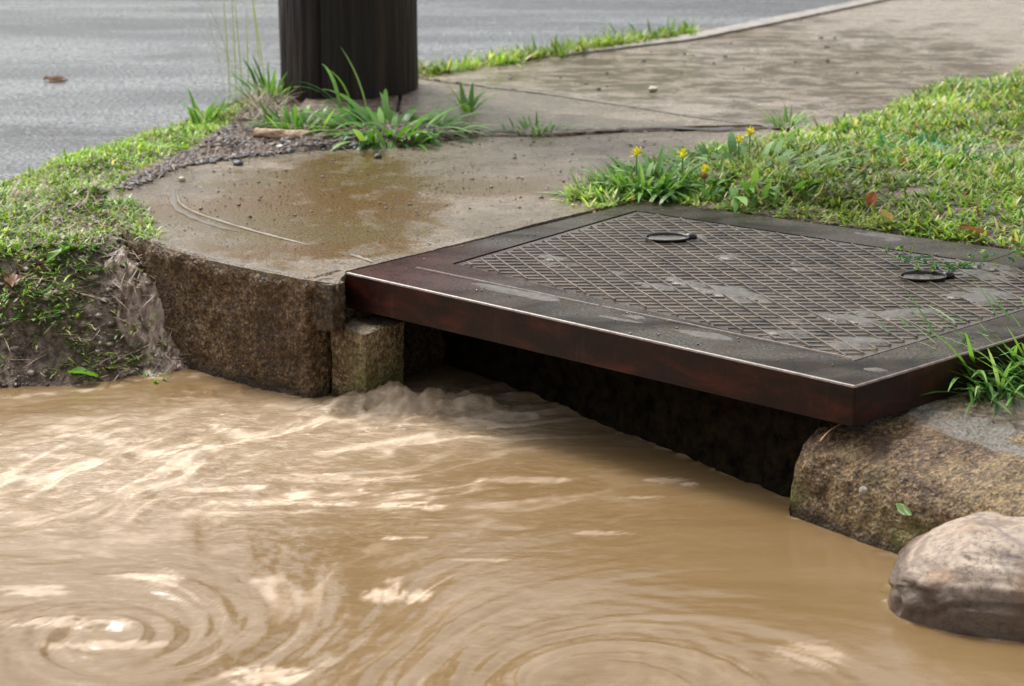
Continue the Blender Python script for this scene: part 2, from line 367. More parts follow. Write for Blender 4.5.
# ------------------------------------------------------------------ ground sheet, road
G_near = near_slab; lidw = W(LID)
def ground_z(P):
    k0 = np.array(U(792, 516, WATER)); k1 = np.array(U(893, 552, WATER)); kdd = (k1-k0)/np.hypot(*(k1-k0)); kb = k0-np.array([kdd[1], -kdd[0]])*.20
    ch = W(BANKWATER, WATER) + W([(215, 374), (300, 372), (345, 330), (640, 260)], WATER) + [tuple(kb), tuple(kb+kdd*9), (20, -9), (-20, -9)]
    d = sdf(P, ch)
    n1 = fbm(P[:, 0]*9, P[:, 1]*9, 4, 5)
    z = np.where(d < 0, WATER-.02-.25*sstep(0, .12, -d), WATER-.02 + (.225)*sstep(0, .30, d+.03*n1))
    behind = sstep(0, .02, d)*np.where(P[:, 0] > U(235, 374, WATER)[0], 1, 0)*(P[:, 1] > 3.2)
    z = z*(1-behind) + .004*behind
    z = z + .018*n1*sstep(-.05, .1, d)*(1-.6*behind)
    rd = W(ROADLINE); rpoly = rd + [(60, 60), (-60, 60)]
    dr = sdf(P, rpoly); z = np.where(dr < 0, np.minimum(z, -.08), z - .02*(1-sstep(0, .15, dr)))
    inl = sdf(P, W(lawn_px)) < .0
    for pl in (near_slab, mid_slab, far_slab):
        ds = sdf(P, W(pl)); z = np.where((ds < .01) & ~inl, np.minimum(z, -.05 + 0*z), z)
    dl = sdf(P, lidw); hug = sstep(0, .16, dl); z = np.where(inl, -.006+(.012+.012*n1)*hug, z); z = np.where(dl < np.where(inl, -.016, .03), -.5, z)
    # low shelf to the right of the cover, where the kerb carries on
    a = np.array(U(855, 386)); b = np.array(U(1152, 293)); t = (b-a)/np.hypot(*(b-a)); nrm = np.array([t[1], -t[0]])
    s = (P-a)@nrm; u = (P-a)@t
    low = sstep(-.02, .02, s)*(1-sstep(.55, 1.0, u))
    z = np.where(dl >= .03, z-.065*low, z)
    # rising lawn to the right and behind the cover
    z = z + np.where((sdf(P, W(lawn_px)) < 0) & (dl > .03), .020*hug*(1-low)*sstep(0, .25, -sdf(P, W(lawn_px))) + .05*sstep(.6, 2.2, P[:, 0])*sstep(4.8, 6.5, P[:, 1]), 0)
    return z
xs = np.concatenate([np.linspace(-9, -1.5, 60)[:-1], np.arange(-1.5, 2.4, .014), np.linspace(2.4, 14, 60)])
ys = np.concatenate([np.linspace(-5, 3, 40)[:-1], np.arange(3.0, 8.2, .014), np.linspace(8.2, 20, 60)])
gx, gy = np.meshgrid(xs, ys); GP = np.stack([gx.ravel(), gy.ravel()], -1); gz = ground_z(GP)
ground = mesh_obj("ground", np.column_stack([GP, gz]), grid_faces(len(xs), len(ys)), M_soil); tag(ground, kind='structure')
def bilin(P):
    i = np.clip(np.searchsorted(xs, P[:, 0])-1, 0, len(xs)-2); j = np.clip(np.searchsorted(ys, P[:, 1])-1, 0, len(ys)-2)
    Z = gz.reshape(len(ys), len(xs)); fx = (P[:, 0]-xs[i])/(xs[i+1]-xs[i]); fy = (P[:, 1]-ys[j])/(ys[j+1]-ys[j])
    return (Z[j, i]*(1-fx)+Z[j, i+1]*fx)*(1-fy)+(Z[j+1, i]*(1-fx)+Z[j+1, i+1]*fx)*fy
def surf(P):
    z = bilin(P)
    for pl in (near_slab, mid_slab, far_slab): z = np.where(inside(P, W(pl)), np.maximum(z, .001), z)
    return z
rl = W(ROADLINE)
rp = [(x, y, -.035) for x, y in rl] + [(150, 200, -.035), (-150, 200, -.035), (-150, 5, -.035)]
bm = bmesh.new(); f = bm.faces.new([bm.verts.new(p) for p in rp])
if f.normal.z < 0: f.normal_flip()
bmesh.ops.triangulate(bm, faces=bm.faces[:]); me = bpy.data.meshes.new("road"); bm.to_mesh(me); bm.free(); me.materials.append(M_road)
road = bpy.data.objects.new("road", me); C.objects.link(road); tag(road, kind='structure')

slab("pavement", W(near_slab), 0.0, .013, M_conc)
slab("pavement", W(mid_slab), 0.003, .12, M_conc_mid)
slab("pavement", W(far_slab), 0.0, .12, M_conc_far)
# raised concrete edging strip between the far slab and the road
e0 = [(560, 52), (690, 36), (800, 14), (870, 0), (1120, -55), (1600, -160)]
e1 = [(1600, -150), (1120, -50), (872, 4), (802, 19), (692, 41), (562, 57)]
slab("pavement_edging", W(e0+e1), 0.007, .12, mat_simple('pale_wet_edging', (.27, .245, .21), .4, .3, 30, .003))

# ------------------------------------------------------------------ kerbs swept along their fronts
def sweep(name, line, prof, mat, step=.006, amp=.004, seed=1, top_rule=None, topz=-.006):
    """line: world xy along the front (water side to the right hand of travel); prof: (out, z) from back to foot"""
    P = smooth_line(line, 10); seg = np.hypot(*np.diff(P, axis=0).T); s = np.r_[0, np.cumsum(seg)]
    n = max(4, int(s[-1]/step)); ss = np.linspace(0, s[-1], n)
    X = np.interp(ss, s, P[:, 0]); Y = np.interp(ss, s, P[:, 1]); tx = np.gradient(X); ty = np.gradient(Y); l = np.hypot(tx, ty)
    nx, ny = ty/l, -tx/l
    pr = np.array(prof); q = np.r_[0, np.cumsum(np.hypot(*np.diff(pr, axis=0).T))]; m = max(4, int(q[-1]/step)); qq = np.linspace(0, q[-1], m)
    o = np.interp(qq, q, pr[:, 0]); z = np.interp(qq, q, pr[:, 1])
    SS, QQ = np.meshgrid(ss, qq)
    d = amp*(fbm(SS*45, QQ*45, 4, seed) + .9*fbm(SS*9, QQ*9, 3, seed+5)) * sstep(0, .02, QQ)
    do = np.gradient(o); dz = np.gradient(z); ll = np.hypot(do, dz)+1e-9; no, nz = -dz/ll, do/ll
    O = o[:, None] + d*no[:, None]; Z = z[:, None] + d*nz[:, None]
    VX = X[None]+nx[None]*O; VY = Y[None]+ny[None]*O
    V = np.stack([VX, VY, Z], -1).reshape(-1, 3)
    top = np.repeat((nz > .990)[:, None].astype(float), n, 1)
    top = top*sstep(-.45, .1, fbm(SS*14, QQ*14, 4, seed+9)+.6*(1-np.clip(QQ/.05, 0, 1)))
    F = grid_faces(n, m)[:, ::-1]
    return V, F, top.ravel()
def add_sweep(name, V, F, top, mat):
    o = mesh_obj(name, V, F, mat, attrs={"top": top}); tag(o, kind='structure'); return o
front = W(SLAB_FRONT[:-2]+[(294, 278), (304, 280.5)]); LD_ = np.array(U(855, 386))-np.array(U(345, 272)); LD_ /= np.hypot(*LD_); front += [tuple(np.array(U(307, 281))+np.array([-LD_[1], LD_[0]])*k) for k in (.02, .05, .09)]
prof_l = [(-.020, .0015), (-.006, .001), (.000, -.006), (.004, -.016), (.002, -.04), (.004, -.12), (.006, -.20), (.01, -.30)]
V, F, T = sweep("kerb", front, prof_l, M_kerb, amp=.0065, seed=2)
add_sweep("kerb", V, F, T, M_kerbl)
# broken return of the slab beside the mouth, and the small block standing in the mouth
def rock_box(name, corners, z0, z1, mat, amp=.006, seed=1, res=.006, rnd=.01):
    """block on a four-corner plan with worn edges"""
    A, B, D, E = [np.array(c) for c in corners]      # A-B front, D-E back (B->D right side)
    V = []; F = []; tops = []
    def patch(f, nu, nv, top):
        u, v = np.meshgrid(np.linspace(0, 1, nu), np.linspace(0, 1, nv)); p = f(u.ravel(), v.ravel()); b = len(V)
        V.extend(p); F.extend((grid_faces(nu, nv)+b).tolist()); tops.extend([top]*len(p))
    cen = np.array([*(A+B+D+E)/4, (z0+z1)/2])
    n1 = max(3, int(np.hypot(*(B-A))/res)); n2 = max(3, int(np.hypot(*(D-B))/res)); nz = max(3, int((z1-z0)/res))
    def side(p, q): return lambda u, v: np.column_stack([p[0]+(q[0]-p[0])*u, p[1]+(q[1]-p[1])*u, z0+(z1-z0)*v])
    patch(side(A, B), n1, nz, 0); patch(side(B, D), n2, nz, 0); patch(side(D, E), n1, nz, 0); patch(side(E, A), n2, nz, 0)
    patch(lambda u, v: np.column_stack([(A[0]*(1-u)+B[0]*u)*(1-v)+(E[0]*(1-u)+D[0]*u)*v, (A[1]*(1-u)+B[1]*u)*(1-v)+(E[1]*(1-u)+D[1]*u)*v, np.full(len(u), z1)]), n1, n2, 1)
    V = np.array(V); hx = np.array([np.hypot(*(B-A))/2, np.hypot(*(D-B))/2, (z1-z0)/2])
    ax = np.array([[*(B-A)/np.hypot(*(B-A)), 0], [*(D-B)/np.hypot(*(D-B)), 0], [0, 0, 1]])
    loc = (V-cen)@ax.T; q = np.abs(loc)/hx
    e = np.sort(q, 1)[:, 1]; r = sstep(.75, 1.0, e); V = V - (V-cen)/np.linalg.norm(V-cen, axis=1)[:, None]*rnd*r[:, None]
    n = fbm(V[:, 0]*40+V[:, 2]*31, V[:, 1]*40-V[:, 2]*27, 4, seed) + .8*fbm(V[:, 0]*12+V[:, 2]*13, V[:, 1]*12, 3, seed+3)
    V = V + (V-cen)/np.linalg.norm(V-cen, axis=1)[:, None]*amp*n[:, None]
    o = mesh_obj(name, V, np.array(F), mat, attrs={"top": np.array(tops)*.35*(V[:, 2] > z1-.01)}); tag(o, kind='structure'); return o
def off(p, dx, dy): return (p[0]+dx, p[1]+dy)
LD = np.array(U(855, 386))-np.array(U(345, 272)); LD /= np.hypot(*LD); LN = np.array([-LD[1], LD[0]])     # along the cover's front, and inwards
a = np.array(U(331, 396, WATER)); b = np.array(U(368, 398, WATER)); b = a+LD*.075
rock_box("kerb", [a, b+LD*.012, b+LD*.012+LN*.10, a+LN*.10], -.33, -.083, mat_kerb('wet_tan_block', True, 1.35), seed=31, rnd=.003, amp=.004)
a2 = np.array(U(303, 391, WATER))+LN*.035
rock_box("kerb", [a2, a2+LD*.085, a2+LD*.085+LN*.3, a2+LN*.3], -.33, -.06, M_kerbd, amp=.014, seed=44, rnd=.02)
a3 = np.array(U(305, 283, -.01))-LN*.004
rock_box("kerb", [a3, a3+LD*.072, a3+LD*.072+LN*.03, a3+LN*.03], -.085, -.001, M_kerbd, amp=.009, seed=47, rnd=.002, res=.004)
# right-hand kerb, rounded over
kr0 = np.array(U(792, 516, WATER)); kr1 = np.array(U(893, 552, WATER)); kd = (kr1-kr0)/np.hypot(*(kr1-kr0)); kn = np.array([kd[1], -kd[0]])
KEND = kr0 + kd*2.6
prof_r = [(-.34, -.060), (-.22, -.062), (-.14, -.067), (-.08, -.076), (-.045, -.087), (-.020, -.105), (-.006, -.132), (0, -.185), (.004, -.32)]
V, F, T = sweep("kerb", [kr0, kr0+kd*.2, kr0+kd*.6, kr0+kd*1.4, KEND], prof_r, M_kerb, amp=.006, seed=12)
add_sweep("kerb", V, F, T, M_kerb)
po = np.array(prof_r); oo = np.linspace(-.34, .0, 70); zt_ = np.interp(oo, po[:8, 0], po[:8, 1]); vv = np.linspace(0, 1, 50)
OO, VV = np.meshgrid(oo, vv); ZZt = zt_[None]-.001+(-.33-zt_[None])*VV
inw = .012*np.exp(-((ZZt-zt_[None])/.010)**2)*-1+.006*fbm(OO*40, ZZt*40, 4, 19)+.006*fbm(OO*14, ZZt*14, 3, 21)
V = np.stack([kr0[0]+kn[0]*OO-kd[0]*(inw+.004), kr0[1]+kn[1]*OO-kd[1]*(inw+.004), ZZt], -1).reshape(-1, 3)
add_sweep("kerb", V, grid_faces(70, 50), np.zeros(len(V)), M_kerb)
ka = kr0-kn*.055+kd*.012
rock_box('kerb', [ka, ka+kd*.06, ka+kd*.06-kn*.30, ka-kn*.30], -.33, -.070, M_kerbd, amp=.008, seed=61)  # dark copy paints the shade in the gap under the cover's corner

# ------------------------------------------------------------------ drain pit under the cover
pit = empty("drain_pit", (*U(600, 300, WATER), WATER)); tag(pit, "shadow-darkened concrete drain pit below the overhanging iron cover", "drain pit")
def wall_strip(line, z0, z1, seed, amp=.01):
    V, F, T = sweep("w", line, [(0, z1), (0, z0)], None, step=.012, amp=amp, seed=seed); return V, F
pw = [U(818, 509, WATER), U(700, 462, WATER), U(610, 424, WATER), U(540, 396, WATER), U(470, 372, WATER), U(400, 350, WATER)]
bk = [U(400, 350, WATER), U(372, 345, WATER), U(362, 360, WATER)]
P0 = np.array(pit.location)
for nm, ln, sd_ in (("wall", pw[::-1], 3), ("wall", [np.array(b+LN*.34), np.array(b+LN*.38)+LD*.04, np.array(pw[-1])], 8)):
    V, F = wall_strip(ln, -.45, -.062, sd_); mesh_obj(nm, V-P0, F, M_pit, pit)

# ------------------------------------------------------------------ the iron drain cover
lid = empty("drain_cover", (*U(600, 290), LID_Z)); tag(lid, "large wet dark iron drain cover with diagonal tread, overhanging the brown water", "drain cover")
Lp = Vector(lid.location)
q = [Vector((*p, LID_Z)) for p in W(LID, LID_Z)]         # L, F, R, B
def qp(u, v, z):                                          # u along the front (L->F), v inwards
    p = (q[0]*(1-u)+q[1]*u)*(1-v) + (q[3]*(1-u)+q[2]*u)*v; return Vector((p.x, p.y, z))
# inner panel corners (from the photo) in the same level
IP = [Vector((*U(x, y, LID_Z), LID_Z)) for x, y in ((452, 263.5), (855, 361), (1115, 282.5), (636, 210.5))]
TH = .064
bm = bmesh.new()
o_t = [bm.verts.new(p-Lp) for p in q]; i_t = [bm.verts.new(p-Lp) for p in IP]
i_b = [bm.verts.new(p-Lp+Vector((0, 0, -.006))) for p in IP]; o_b = [bm.verts.new(p-Lp+Vector((0, 0, -TH))) for p in q]
for k in range(4):
    n = (k+1) % 4
    bm.faces.new((o_t[k], o_t[n], i_t[n], i_t[k])); bm.faces.new((i_t[k], i_t[n], i_b[n], i_b[k]))
    bm.faces.new((o_t[n], o_t[k], o_b[k], o_b[n]))
bm.faces.new(o_b[::-1]); bm.faces.new(i_b)
bmesh.ops.recalc_face_normals(bm, faces=bm.faces)
ed = [e for e in bm.edges if (e.verts[0] in o_t and e.verts[1] in o_t) or (e.verts[0] in o_t and e.verts[1] in o_b) or (e.verts[1] in o_t and e.verts[0] in o_b)]
bmesh.ops.bevel(bm, geom=ed, offset=.0034, segments=2, profile=.5, affect='EDGES')
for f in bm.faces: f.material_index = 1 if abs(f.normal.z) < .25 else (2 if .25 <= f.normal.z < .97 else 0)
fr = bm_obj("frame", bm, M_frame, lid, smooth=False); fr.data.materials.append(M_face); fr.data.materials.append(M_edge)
# maroon bare metal towards the left corner, real paint/rust colour
def redness(o):
    n = len(o.data.vertices); a = o.data.attributes.new("red", 'FLOAT', 'POINT'); P = np.zeros(n*3); o.data.vertices.foreach_get("co", P); P = P.reshape(-1, 3)
    a.data.foreach_set("value", (1-sstep(.10, .40, np.hypot(P[:, 0]+Lp.x-q[0].x, P[:, 1]+Lp.y-q[0].y))).astype(np.float32))
# finer top so the attribute can fade
bm = bmesh.new(); bm.from_mesh(fr.data); bmesh.ops.triangulate(bm, faces=[f for f in bm.faces if len(f.verts) > 4])
for _ in range(5):
    es = [e for e in bm.edges if e.calc_length() > .03]
    if not es: break
    bmesh.ops.subdivide_edges(bm, edges=es, cuts=1)
bm.to_mesh(fr.data); bm.free(); redness(fr)
# panel plate + tread bars clipped to it
def shrink(P, d):
    c = sum(P, Vector())/4; return [p + (c-p).normalized()*d for p in P]
PN = shrink(IP, .006); zt = LID_Z-.001
bm = bmesh.new(); t_ = [bm.verts.new(Vector((p.x, p.y, zt))-Lp) for p in PN]; b_ = [bm.verts.new(Vector((p.x, p.y, zt-.02))-Lp) for p in PN]
bm.faces.new(t_)
for k in range(4): bm.faces.new((t_[(k+1) % 4], t_[k], b_[k], b_[(k+1) % 4]))
NPLATE = len(bm.faces); PP = shrink(PN, .012)
def clip_line(p, d):
    t0, t1 = -9, 9
    for k in range(4):
        a = PP[k]; b = PP[(k+1) % 4]; nx, ny = -(b.y-a.y), b.x-a.x
        den = nx*d[0]+ny*d[1]; num = nx*(a.x-p[0])+ny*(a.y-p[1])
        if abs(den) < 1e-9: continue
        t = num/den
        if den > 0: t0 = max(t0, t)
        else: t1 = min(t1, t)
    return (t0, t1) if t1 > t0+.004 else None
def ridge(p, d, t0, t1, w, h, broken=0):
    d = np.array(d); n = np.array([-d[1], d[0]]); k = max(1, int((t1-t0)/.03)); ring = None
    if t1-t0 < .012: return
    ts = [t0, t0+.0035]+[t0+(t1-t0)*j/k for j in range(1, k)]+[t1-.0035, t1]; k = len(ts)-1
    for j in range(k+1):
        c = np.array(p)+d*ts[j]; hh = h*(.75+.4*random.random()) if 0 < j < k else -.0012
        r = [bm.verts.new(Vector((c[0]+n[0]*s, c[1]+n[1]*s, zt+z))-Lp) for s, z in ((-w, -.001), (-w*.55, hh), (w*.55, hh), (w, -.001))]
        if ring:
            for a in range(3): bm.faces.new((ring[a], r[a], r[a+1], ring[a+1]))
        ring = r
cx, cy = U(750, 280)
for ang, sp, w_, h_ in ((math.radians(1.0), .0215, .0036, .0018), (math.radians(-71), .031, .0024, .0036)):
    d = (math.cos(ang), math.sin(ang)); n = (-d[1], d[0])
    for k in range(-60, 60):
        p = (cx+n[0]*sp*k, cy+n[1]*sp*k); r = clip_line(p, d)
        if r: ridge(p, d, r[0], r[1], w_, h_)
bm.faces.ensure_lookup_table()
for f in bm.faces[NPLATE:]: f.material_index = 1
panel = bm_obj("tread_panel", bm, M_iron, lid, smooth=False); panel.data.materials.append(mat_simple('worn_glint_ridges', (.10, .080, .056), .28, .65, 18, .001, spec=.6)); redness(panel)  # ridges paler than the plate: wear plus wet highlights put into the colour
bm = bmesh.new()
zt = LID_Z
for (xa, ya), (xb, yb) in (((415, 267.5), (600, 306)), ((600, 306), (853, 358.5))):
    p = np.array(U(xa, ya, LID_Z)); e = np.array(U(xb, yb, LID_Z)); L_ = np.hypot(*(e-p)); ridge(p, (e-p)/L_, 0, L_, .0026, .0016)
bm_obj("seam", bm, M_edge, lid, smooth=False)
# two lifting rings lying in their hollows
def lifting(px, py, idx):
    c = Vector((*U(px, py, LID_Z), LID_Z+.002))-Lp
    bm = bmesh.new(); N = 44
    # dark hollow
    vs = [bm.verts.new(c+Vector((.036*math.cos(t)+.002, .024*math.sin(t), .0030+.0004*math.sin(5*t)))) for t in np.linspace(0, 2*math.pi, 36, endpoint=False)]
    bm.faces.new(vs); h = bm_obj("hollow", bm, M_film_dark, lid, smooth=False)
    bm = bmesh.new(); rings = []
    for k in range(N+1):
        t = math.radians(-20)+math.radians(400-30)*k/N
        a = math.radians(15)+t
        thick = .0018+.0048*max(0, math.sin(a+.1))**.7
        p = c+Vector((.040*math.cos(a), .026*math.sin(a), .0032)); e = Vector((math.cos(a), math.sin(a), 0))
        rings.append([bm.verts.new(p+e*thick*math.cos(x)+Vector((0, 0, thick*.8*math.sin(x)))) for x in np.linspace(0, 2*math.pi, 8, endpoint=False)])
    for r0, r1 in zip(rings, rings[1:]):
        for k in range(8): bm.faces.new((r0[k], r1[k], r1[(k+1) % 8], r0[(k+1) % 8]))
    bmesh.ops.create_uvsphere(bm, u_segments=14, v_segments=8, radius=.010, matrix=Matrix.Translation(c+Vector((.044, .010, .002))) @ Matrix.Diagonal((1.3, 1.0, .75, 1)))
    bm_obj("lifting_ring", bm, M_black, lid)
M_film_dark = mat_simple("water_in_hollow", (.10, .088, .075), .12, .5, 120, .001)
lifting(667, 240, 0); lifting(923, 279, 1)
# bracket under the left end of the cover
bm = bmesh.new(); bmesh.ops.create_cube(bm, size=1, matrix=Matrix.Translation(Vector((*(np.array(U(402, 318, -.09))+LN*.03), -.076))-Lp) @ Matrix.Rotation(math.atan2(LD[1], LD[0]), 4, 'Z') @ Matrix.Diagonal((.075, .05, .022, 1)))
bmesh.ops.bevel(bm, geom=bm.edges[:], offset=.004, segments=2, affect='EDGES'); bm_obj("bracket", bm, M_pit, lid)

# rain lying on the cover: a thin water surface that stands above the tread only where it has pooled
fx = np.arange(min(p.x for p in q), max(p.x for p in q), .0030); fy = np.arange(min(p.y for p in q), max(p.y for p in q), .0040)
FX, FY = np.meshgrid(fx, fy); FX = FX.ravel(); FY = FY.ravel(); fm = np.zeros(len(FX))
for (x, y, w_, h_, a) in [(625, 274, 16, 3.5, -.3), (672, 285, 40, 6, -.55), (735, 297, 44, 6, -.45), (732, 258, 17, 3, -.1), (795, 270, 38, 5, -.40), (835, 322, 56, 8, .2), (790, 333, 30, 5, .4), (905, 316, 46, 4, .45),
                          (690, 240, 14, 3, 0), (935, 262, 44, 5.5, -.45), (1000, 272, 40, 10, -.3), (530, 297, 62, 3.4, -.62), (610, 317, 50, 3.6, -.64), (870, 373, 24, 3, .3), (885, 240, 52, 3.8, -.6), (700, 336, 34, 2.6, -.64), (760, 236, 40, 3, -.6), (560, 262, 30, 5, .1), (860, 345, 30, 5, .3), (960, 300, 50, 7, .3)]:
    c = U(x, y); e = U(x+w_, y)[0]-c[0]; g = U(x, y-h_)[1]-c[1]
    dx = (FX-c[0])*math.cos(a)+(FY-c[1])*math.sin(a); dy = -(FX-c[0])*math.sin(a)+(FY-c[1])*math.cos(a)
    fm = np.maximum(fm, np.exp(-.8*((dx/e)**2+(dy/g)**2)))
ca_, sa_ = math.cos(-.62), math.sin(-.62); GX = FX*ca_+FY*sa_; GY = -FX*sa_+FY*ca_
fm = fm*(.8+2.3*fbm(GX*7, GY*30, 5, 300, .6))+.30*fbm(FX*9, FY*20, 5, 310, .6)
onp = -np.maximum.reduce([((FX-a.x)*(b.y-a.y)-(FY-a.y)*(b.x-a.x))/np.hypot(b.x-a.x, b.y-a.y) for a, b in zip(PN, PN[1:]+PN[:1])])   # >0 inside the tread panel
hgt_ = np.where(onp > 0, .0026, .0010)
fz = LID_Z-.0030+(.0030+hgt_)*sstep(.15, .95, fm)
okq = -np.maximum.reduce([((FX-a.x)*(b.y-a.y)-(FY-a.y)*(b.x-a.x))/np.hypot(b.x-a.x, b.y-a.y) for a, b in zip(q, q[1:]+q[:1])])
Ff = grid_faces(len(fx), len(fy)); Ff = Ff[(okq[Ff].min(1) > .008) & (fz[Ff].max(1) > LID_Z-.0015)]
tag(mesh_obj("puddle", np.column_stack([FX, FY, fz]), Ff, M_pud), kind='structure')

# ------------------------------------------------------------------ water
nxs = np.concatenate([np.linspace(-6, -1.05, 40)[:-1], np.arange(-1.05, 1.05, .0048), np.linspace(1.05, 6, 40)])
nys = np.concatenate([np.linspace(-4, 2.62, 40)[:-1], np.arange(2.62, 4.75, .0052), np.linspace(4.75, 5.6, 8)])
X, Y = np.meshgrid(nxs, nys); X = X.ravel(); Y = Y.ravel()
PXx, PXy = PJ(X, Y, WATER)                                   # only used to place flow features measured on the photograph's plan
def blob(px, py, rx, ry):                                    # soft plan-space mask round a measured point
    c = U(px, py, WATER); e = U(px+rx, py, WATER); g = U(px, py-ry, WATER)
    return np.exp(-(((X-c[0])/(e[0]-c[0]))**2 + ((Y-c[1])/(g[1]-c[1]))**2))
def ringset(px, py, lam, R, spin, amp, seed, sy=1.0):
    c = U(px, py, WATER); dx = X-c[0]; dy = (Y-c[1])*sy; r = np.hypot(dx, dy); th = np.arctan2(dy, dx)
    wob = .35*fbm(dx*7+seed, dy*7, 3, seed)
    ph = 2*np.pi*(r/lam + wob) + spin*th
    return amp*np.sin(ph)*np.exp(-(r/R)**2)*sstep(0.0, .05, r)*(.55+.9*np.clip(fbm(dx*5, dy*5+seed, 3, seed+4)+.4, 0, 1)), r, th
turb = np.clip(.95*blob(90, 470, 300, 55)+.9*blob(340, 425, 190, 26)+.8*blob(470, 410, 90, 24), 0, 1)
midt = np.clip(.55*blob(300, 520, 420, 60)+.5*blob(110, 630, 230, 60)+.45*blob(560, 650, 300, 60), 0, 1)
# flow-aligned coordinates (flow runs from the lower left to the mouth)
fa = math.radians(14); fu = X*math.cos(fa)+Y*math.sin(fa); fv = -X*math.sin(fa)+Y*math.cos(fa)
def swirl(A, B, px, py, K, Rr):
    c = U(px, py, WATER); dx = A-c[0]; dy = B-c[1]; r = np.hypot(dx, dy); a_ = K*np.exp(-(r/Rr))
    return c[0]+dx*np.cos(a_)-dy*np.sin(a_), c[1]+dx*np.sin(a_)+dy*np.cos(a_)
SX, SY = swirl(X, Y, 105, 640, 9.0, .10); SX, SY = swirl(SX, SY, 590, 690, -9.5, .15)
fu = SX*math.cos(fa)+SY*math.sin(fa); fv = -SX*math.sin(fa)+SY*math.cos(fa)
wx = .05*fbm(X*4, Y*4, 3, 91); wy = .05*fbm(X*4+9, Y*4, 3, 92)
fb = math.radians(52); gu = SX*math.cos(fb)+SY*math.sin(fb); gv = -SX*math.sin(fb)+SY*math.cos(fb)
LM = np.clip(1.1*blob(90, 480, 230, 60)+.5*blob(260, 430, 120, 25), 0, 1)
def ridged(u, v, oct, seed):
    s = 0; a = 1; t = 0
    for o in range(oct):
        s = s+a*(1-np.abs(vnoise(u*2**o+3.7*o, v*2**o+5.1*o, seed+o)))**2; t += a; a *= .5
    return s/t
h = .0045*turb*fbm((fu+wx)*9, (fv+wy)*26, 5, 3, .55)*2
h += .006*turb*(ridged((fu+wx)*7, (fv+wy)*20, 4, 23)-.5)
h = h*(1-.75*LM)+LM*(.007*fbm((gu+wx)*5, (gv+wy)*17, 5, 501, .55)+.006*(ridged((gu+wx)*5, (gv+wy)*15, 4, 505)-.5)+.0022*fbm((gu+wx)*16, (gv+wy)*60, 4, 507))
h += .0030*fbm((fu+wx)*4, (fv+wy)*13, 4, 60, .45)*(.35+midt)
h += .0016*fbm((X+wx)*10, (Y+wy)*30, 3, 70)*(.25+midt)
sw = np.clip(blob(105, 636, 190, 62)+blob(590, 680, 300, 95), 0, 1)
h += .0075*sw*fbm(SX*7, SY*7, 3, 171, .42)
h += .0008*(.3+midt+turb)*fbm((SX+wx)*38, (SY+wy)*75, 3, 191, .6)
r1, R1, T1 = ringset(105, 636, .042, .18, 1, .0014, 5, 1.0); r2, R2, T2 = ringset(600, 668, .040, .24, -1, .0006, 8, .85); r3, R3, T3 = ringset(400, 640, .06, .25, 1, .0005, 11)
h += r1+r2+r3
h += .036*blob(396, 404, 19, 6)+.030*blob(432, 403, 16, 5)+.016*blob(470, 404, 22, 5)+.012*blob(350, 404, 24, 6)+.010*blob(365, 404, 26, 7)+.008*blob(470, 398, 20, 6)
h += .022*blob(410, 404, 110, 16)*(ridged((X+2*wx)*20, (Y+2*wy)*24, 4, 41)-.5)*1.1+.008*blob(420, 402, 90, 12)*fbm(X*50, Y*50, 4, 47)
h += .010*blob(200, 392, 60, 10)*(ridged((X+wx)*20, (Y+wy)*30, 3, 43)-.4)
h -= .008*blob(560, 425, 90, 14)
front_w = W([(215, 374), (250, 385), (300, 393), (340, 395), (370, 398)], WATER); _b = U3(985, 618, WATER); BC = (_b.x+.045, _b.y+.055)
# pale froth, with crest highlights painted in as colour, and silt tone
fo = ridged((fu+wx)*5, (fv+wy)*20, 5, 120); fo2 = fbm((fu+wx)*3.2, (fv+wy)*15, 5, 140, .6)
go = ridged((gu+wx)*6, (gv+wy)*18, 5, 520); go2 = fbm((gu+wx)*5, (gv+wy)*26, 5, 530, .65); fo_ = fo*(1-LM)+go*LM; fo2_ = fo2*(1-LM)+go2*LM
foam_glint = turb*sstep(.40, .80, fo_+.55*fo2_)*.9 + turb*.16
foam_glint += .9*sstep(.56, .82, fo+.3*fo2)*np.clip(.9*blob(300, 492, 200, 14)+.8*blob(410, 590, 45, 12)+.5*blob(250, 590, 120, 16)+.7*blob(270, 672, 60, 16)+.3*midt, 0, 1)
foam_glint += .45*sw*sstep(.52, .90, ridged(SX*9, SY*9, 4, 181)*.8+.35*fbm(SX*5, SY*5, 3, 183))
for bx, by, rx, ry, a_ in ((225, 488, 44, 3, .9), (340, 478, 70, 4.5, .7), (290, 502, 60, 3.5, .9), (410, 505, 34, 4, .9), (395, 596, 34, 7, .9), (272, 674, 42, 9, .9), (150, 578, 34, 3, .7), (30, 590, 34, 5, .7),
                           (165, 580, 16, 10, .5), (405, 538, 26, 1.6, .8), (665, 480, 20, 3, .6), (690, 484, 9, 2, .8), (640, 497, 22, 2, .5), (600, 533, 32, 2, .5), (520, 480, 50, 3, .5), (70, 625, 60, 5, .7), (110, 645, 60, 4, .6), (810, 655, 34, 14, .6), (480, 560, 30, 1.6, .4)):
    foam_glint += .85*a_*sstep(.22, .80, blob(bx, by, rx*1.15, ry*1.15)*(1+1.5*fbm((SX+wx)*24, (SY+2*wy)*90, 5, int(bx), .75)))
foam_glint = foam_glint*(1-.75*blob(420, 400, 60, 9)); foam_glint += .30*blob(400, 405, 110, 14)*sstep(.40, .75, ridged(X*30, Y*40, 4, 77)+.1)
shore = np.minimum(linedist(np.column_stack([X, Y]), [tuple(p) for p in front_w]), linedist(np.column_stack([X, Y]), [tuple(kr0), tuple(kr0+kd*1.4)]))
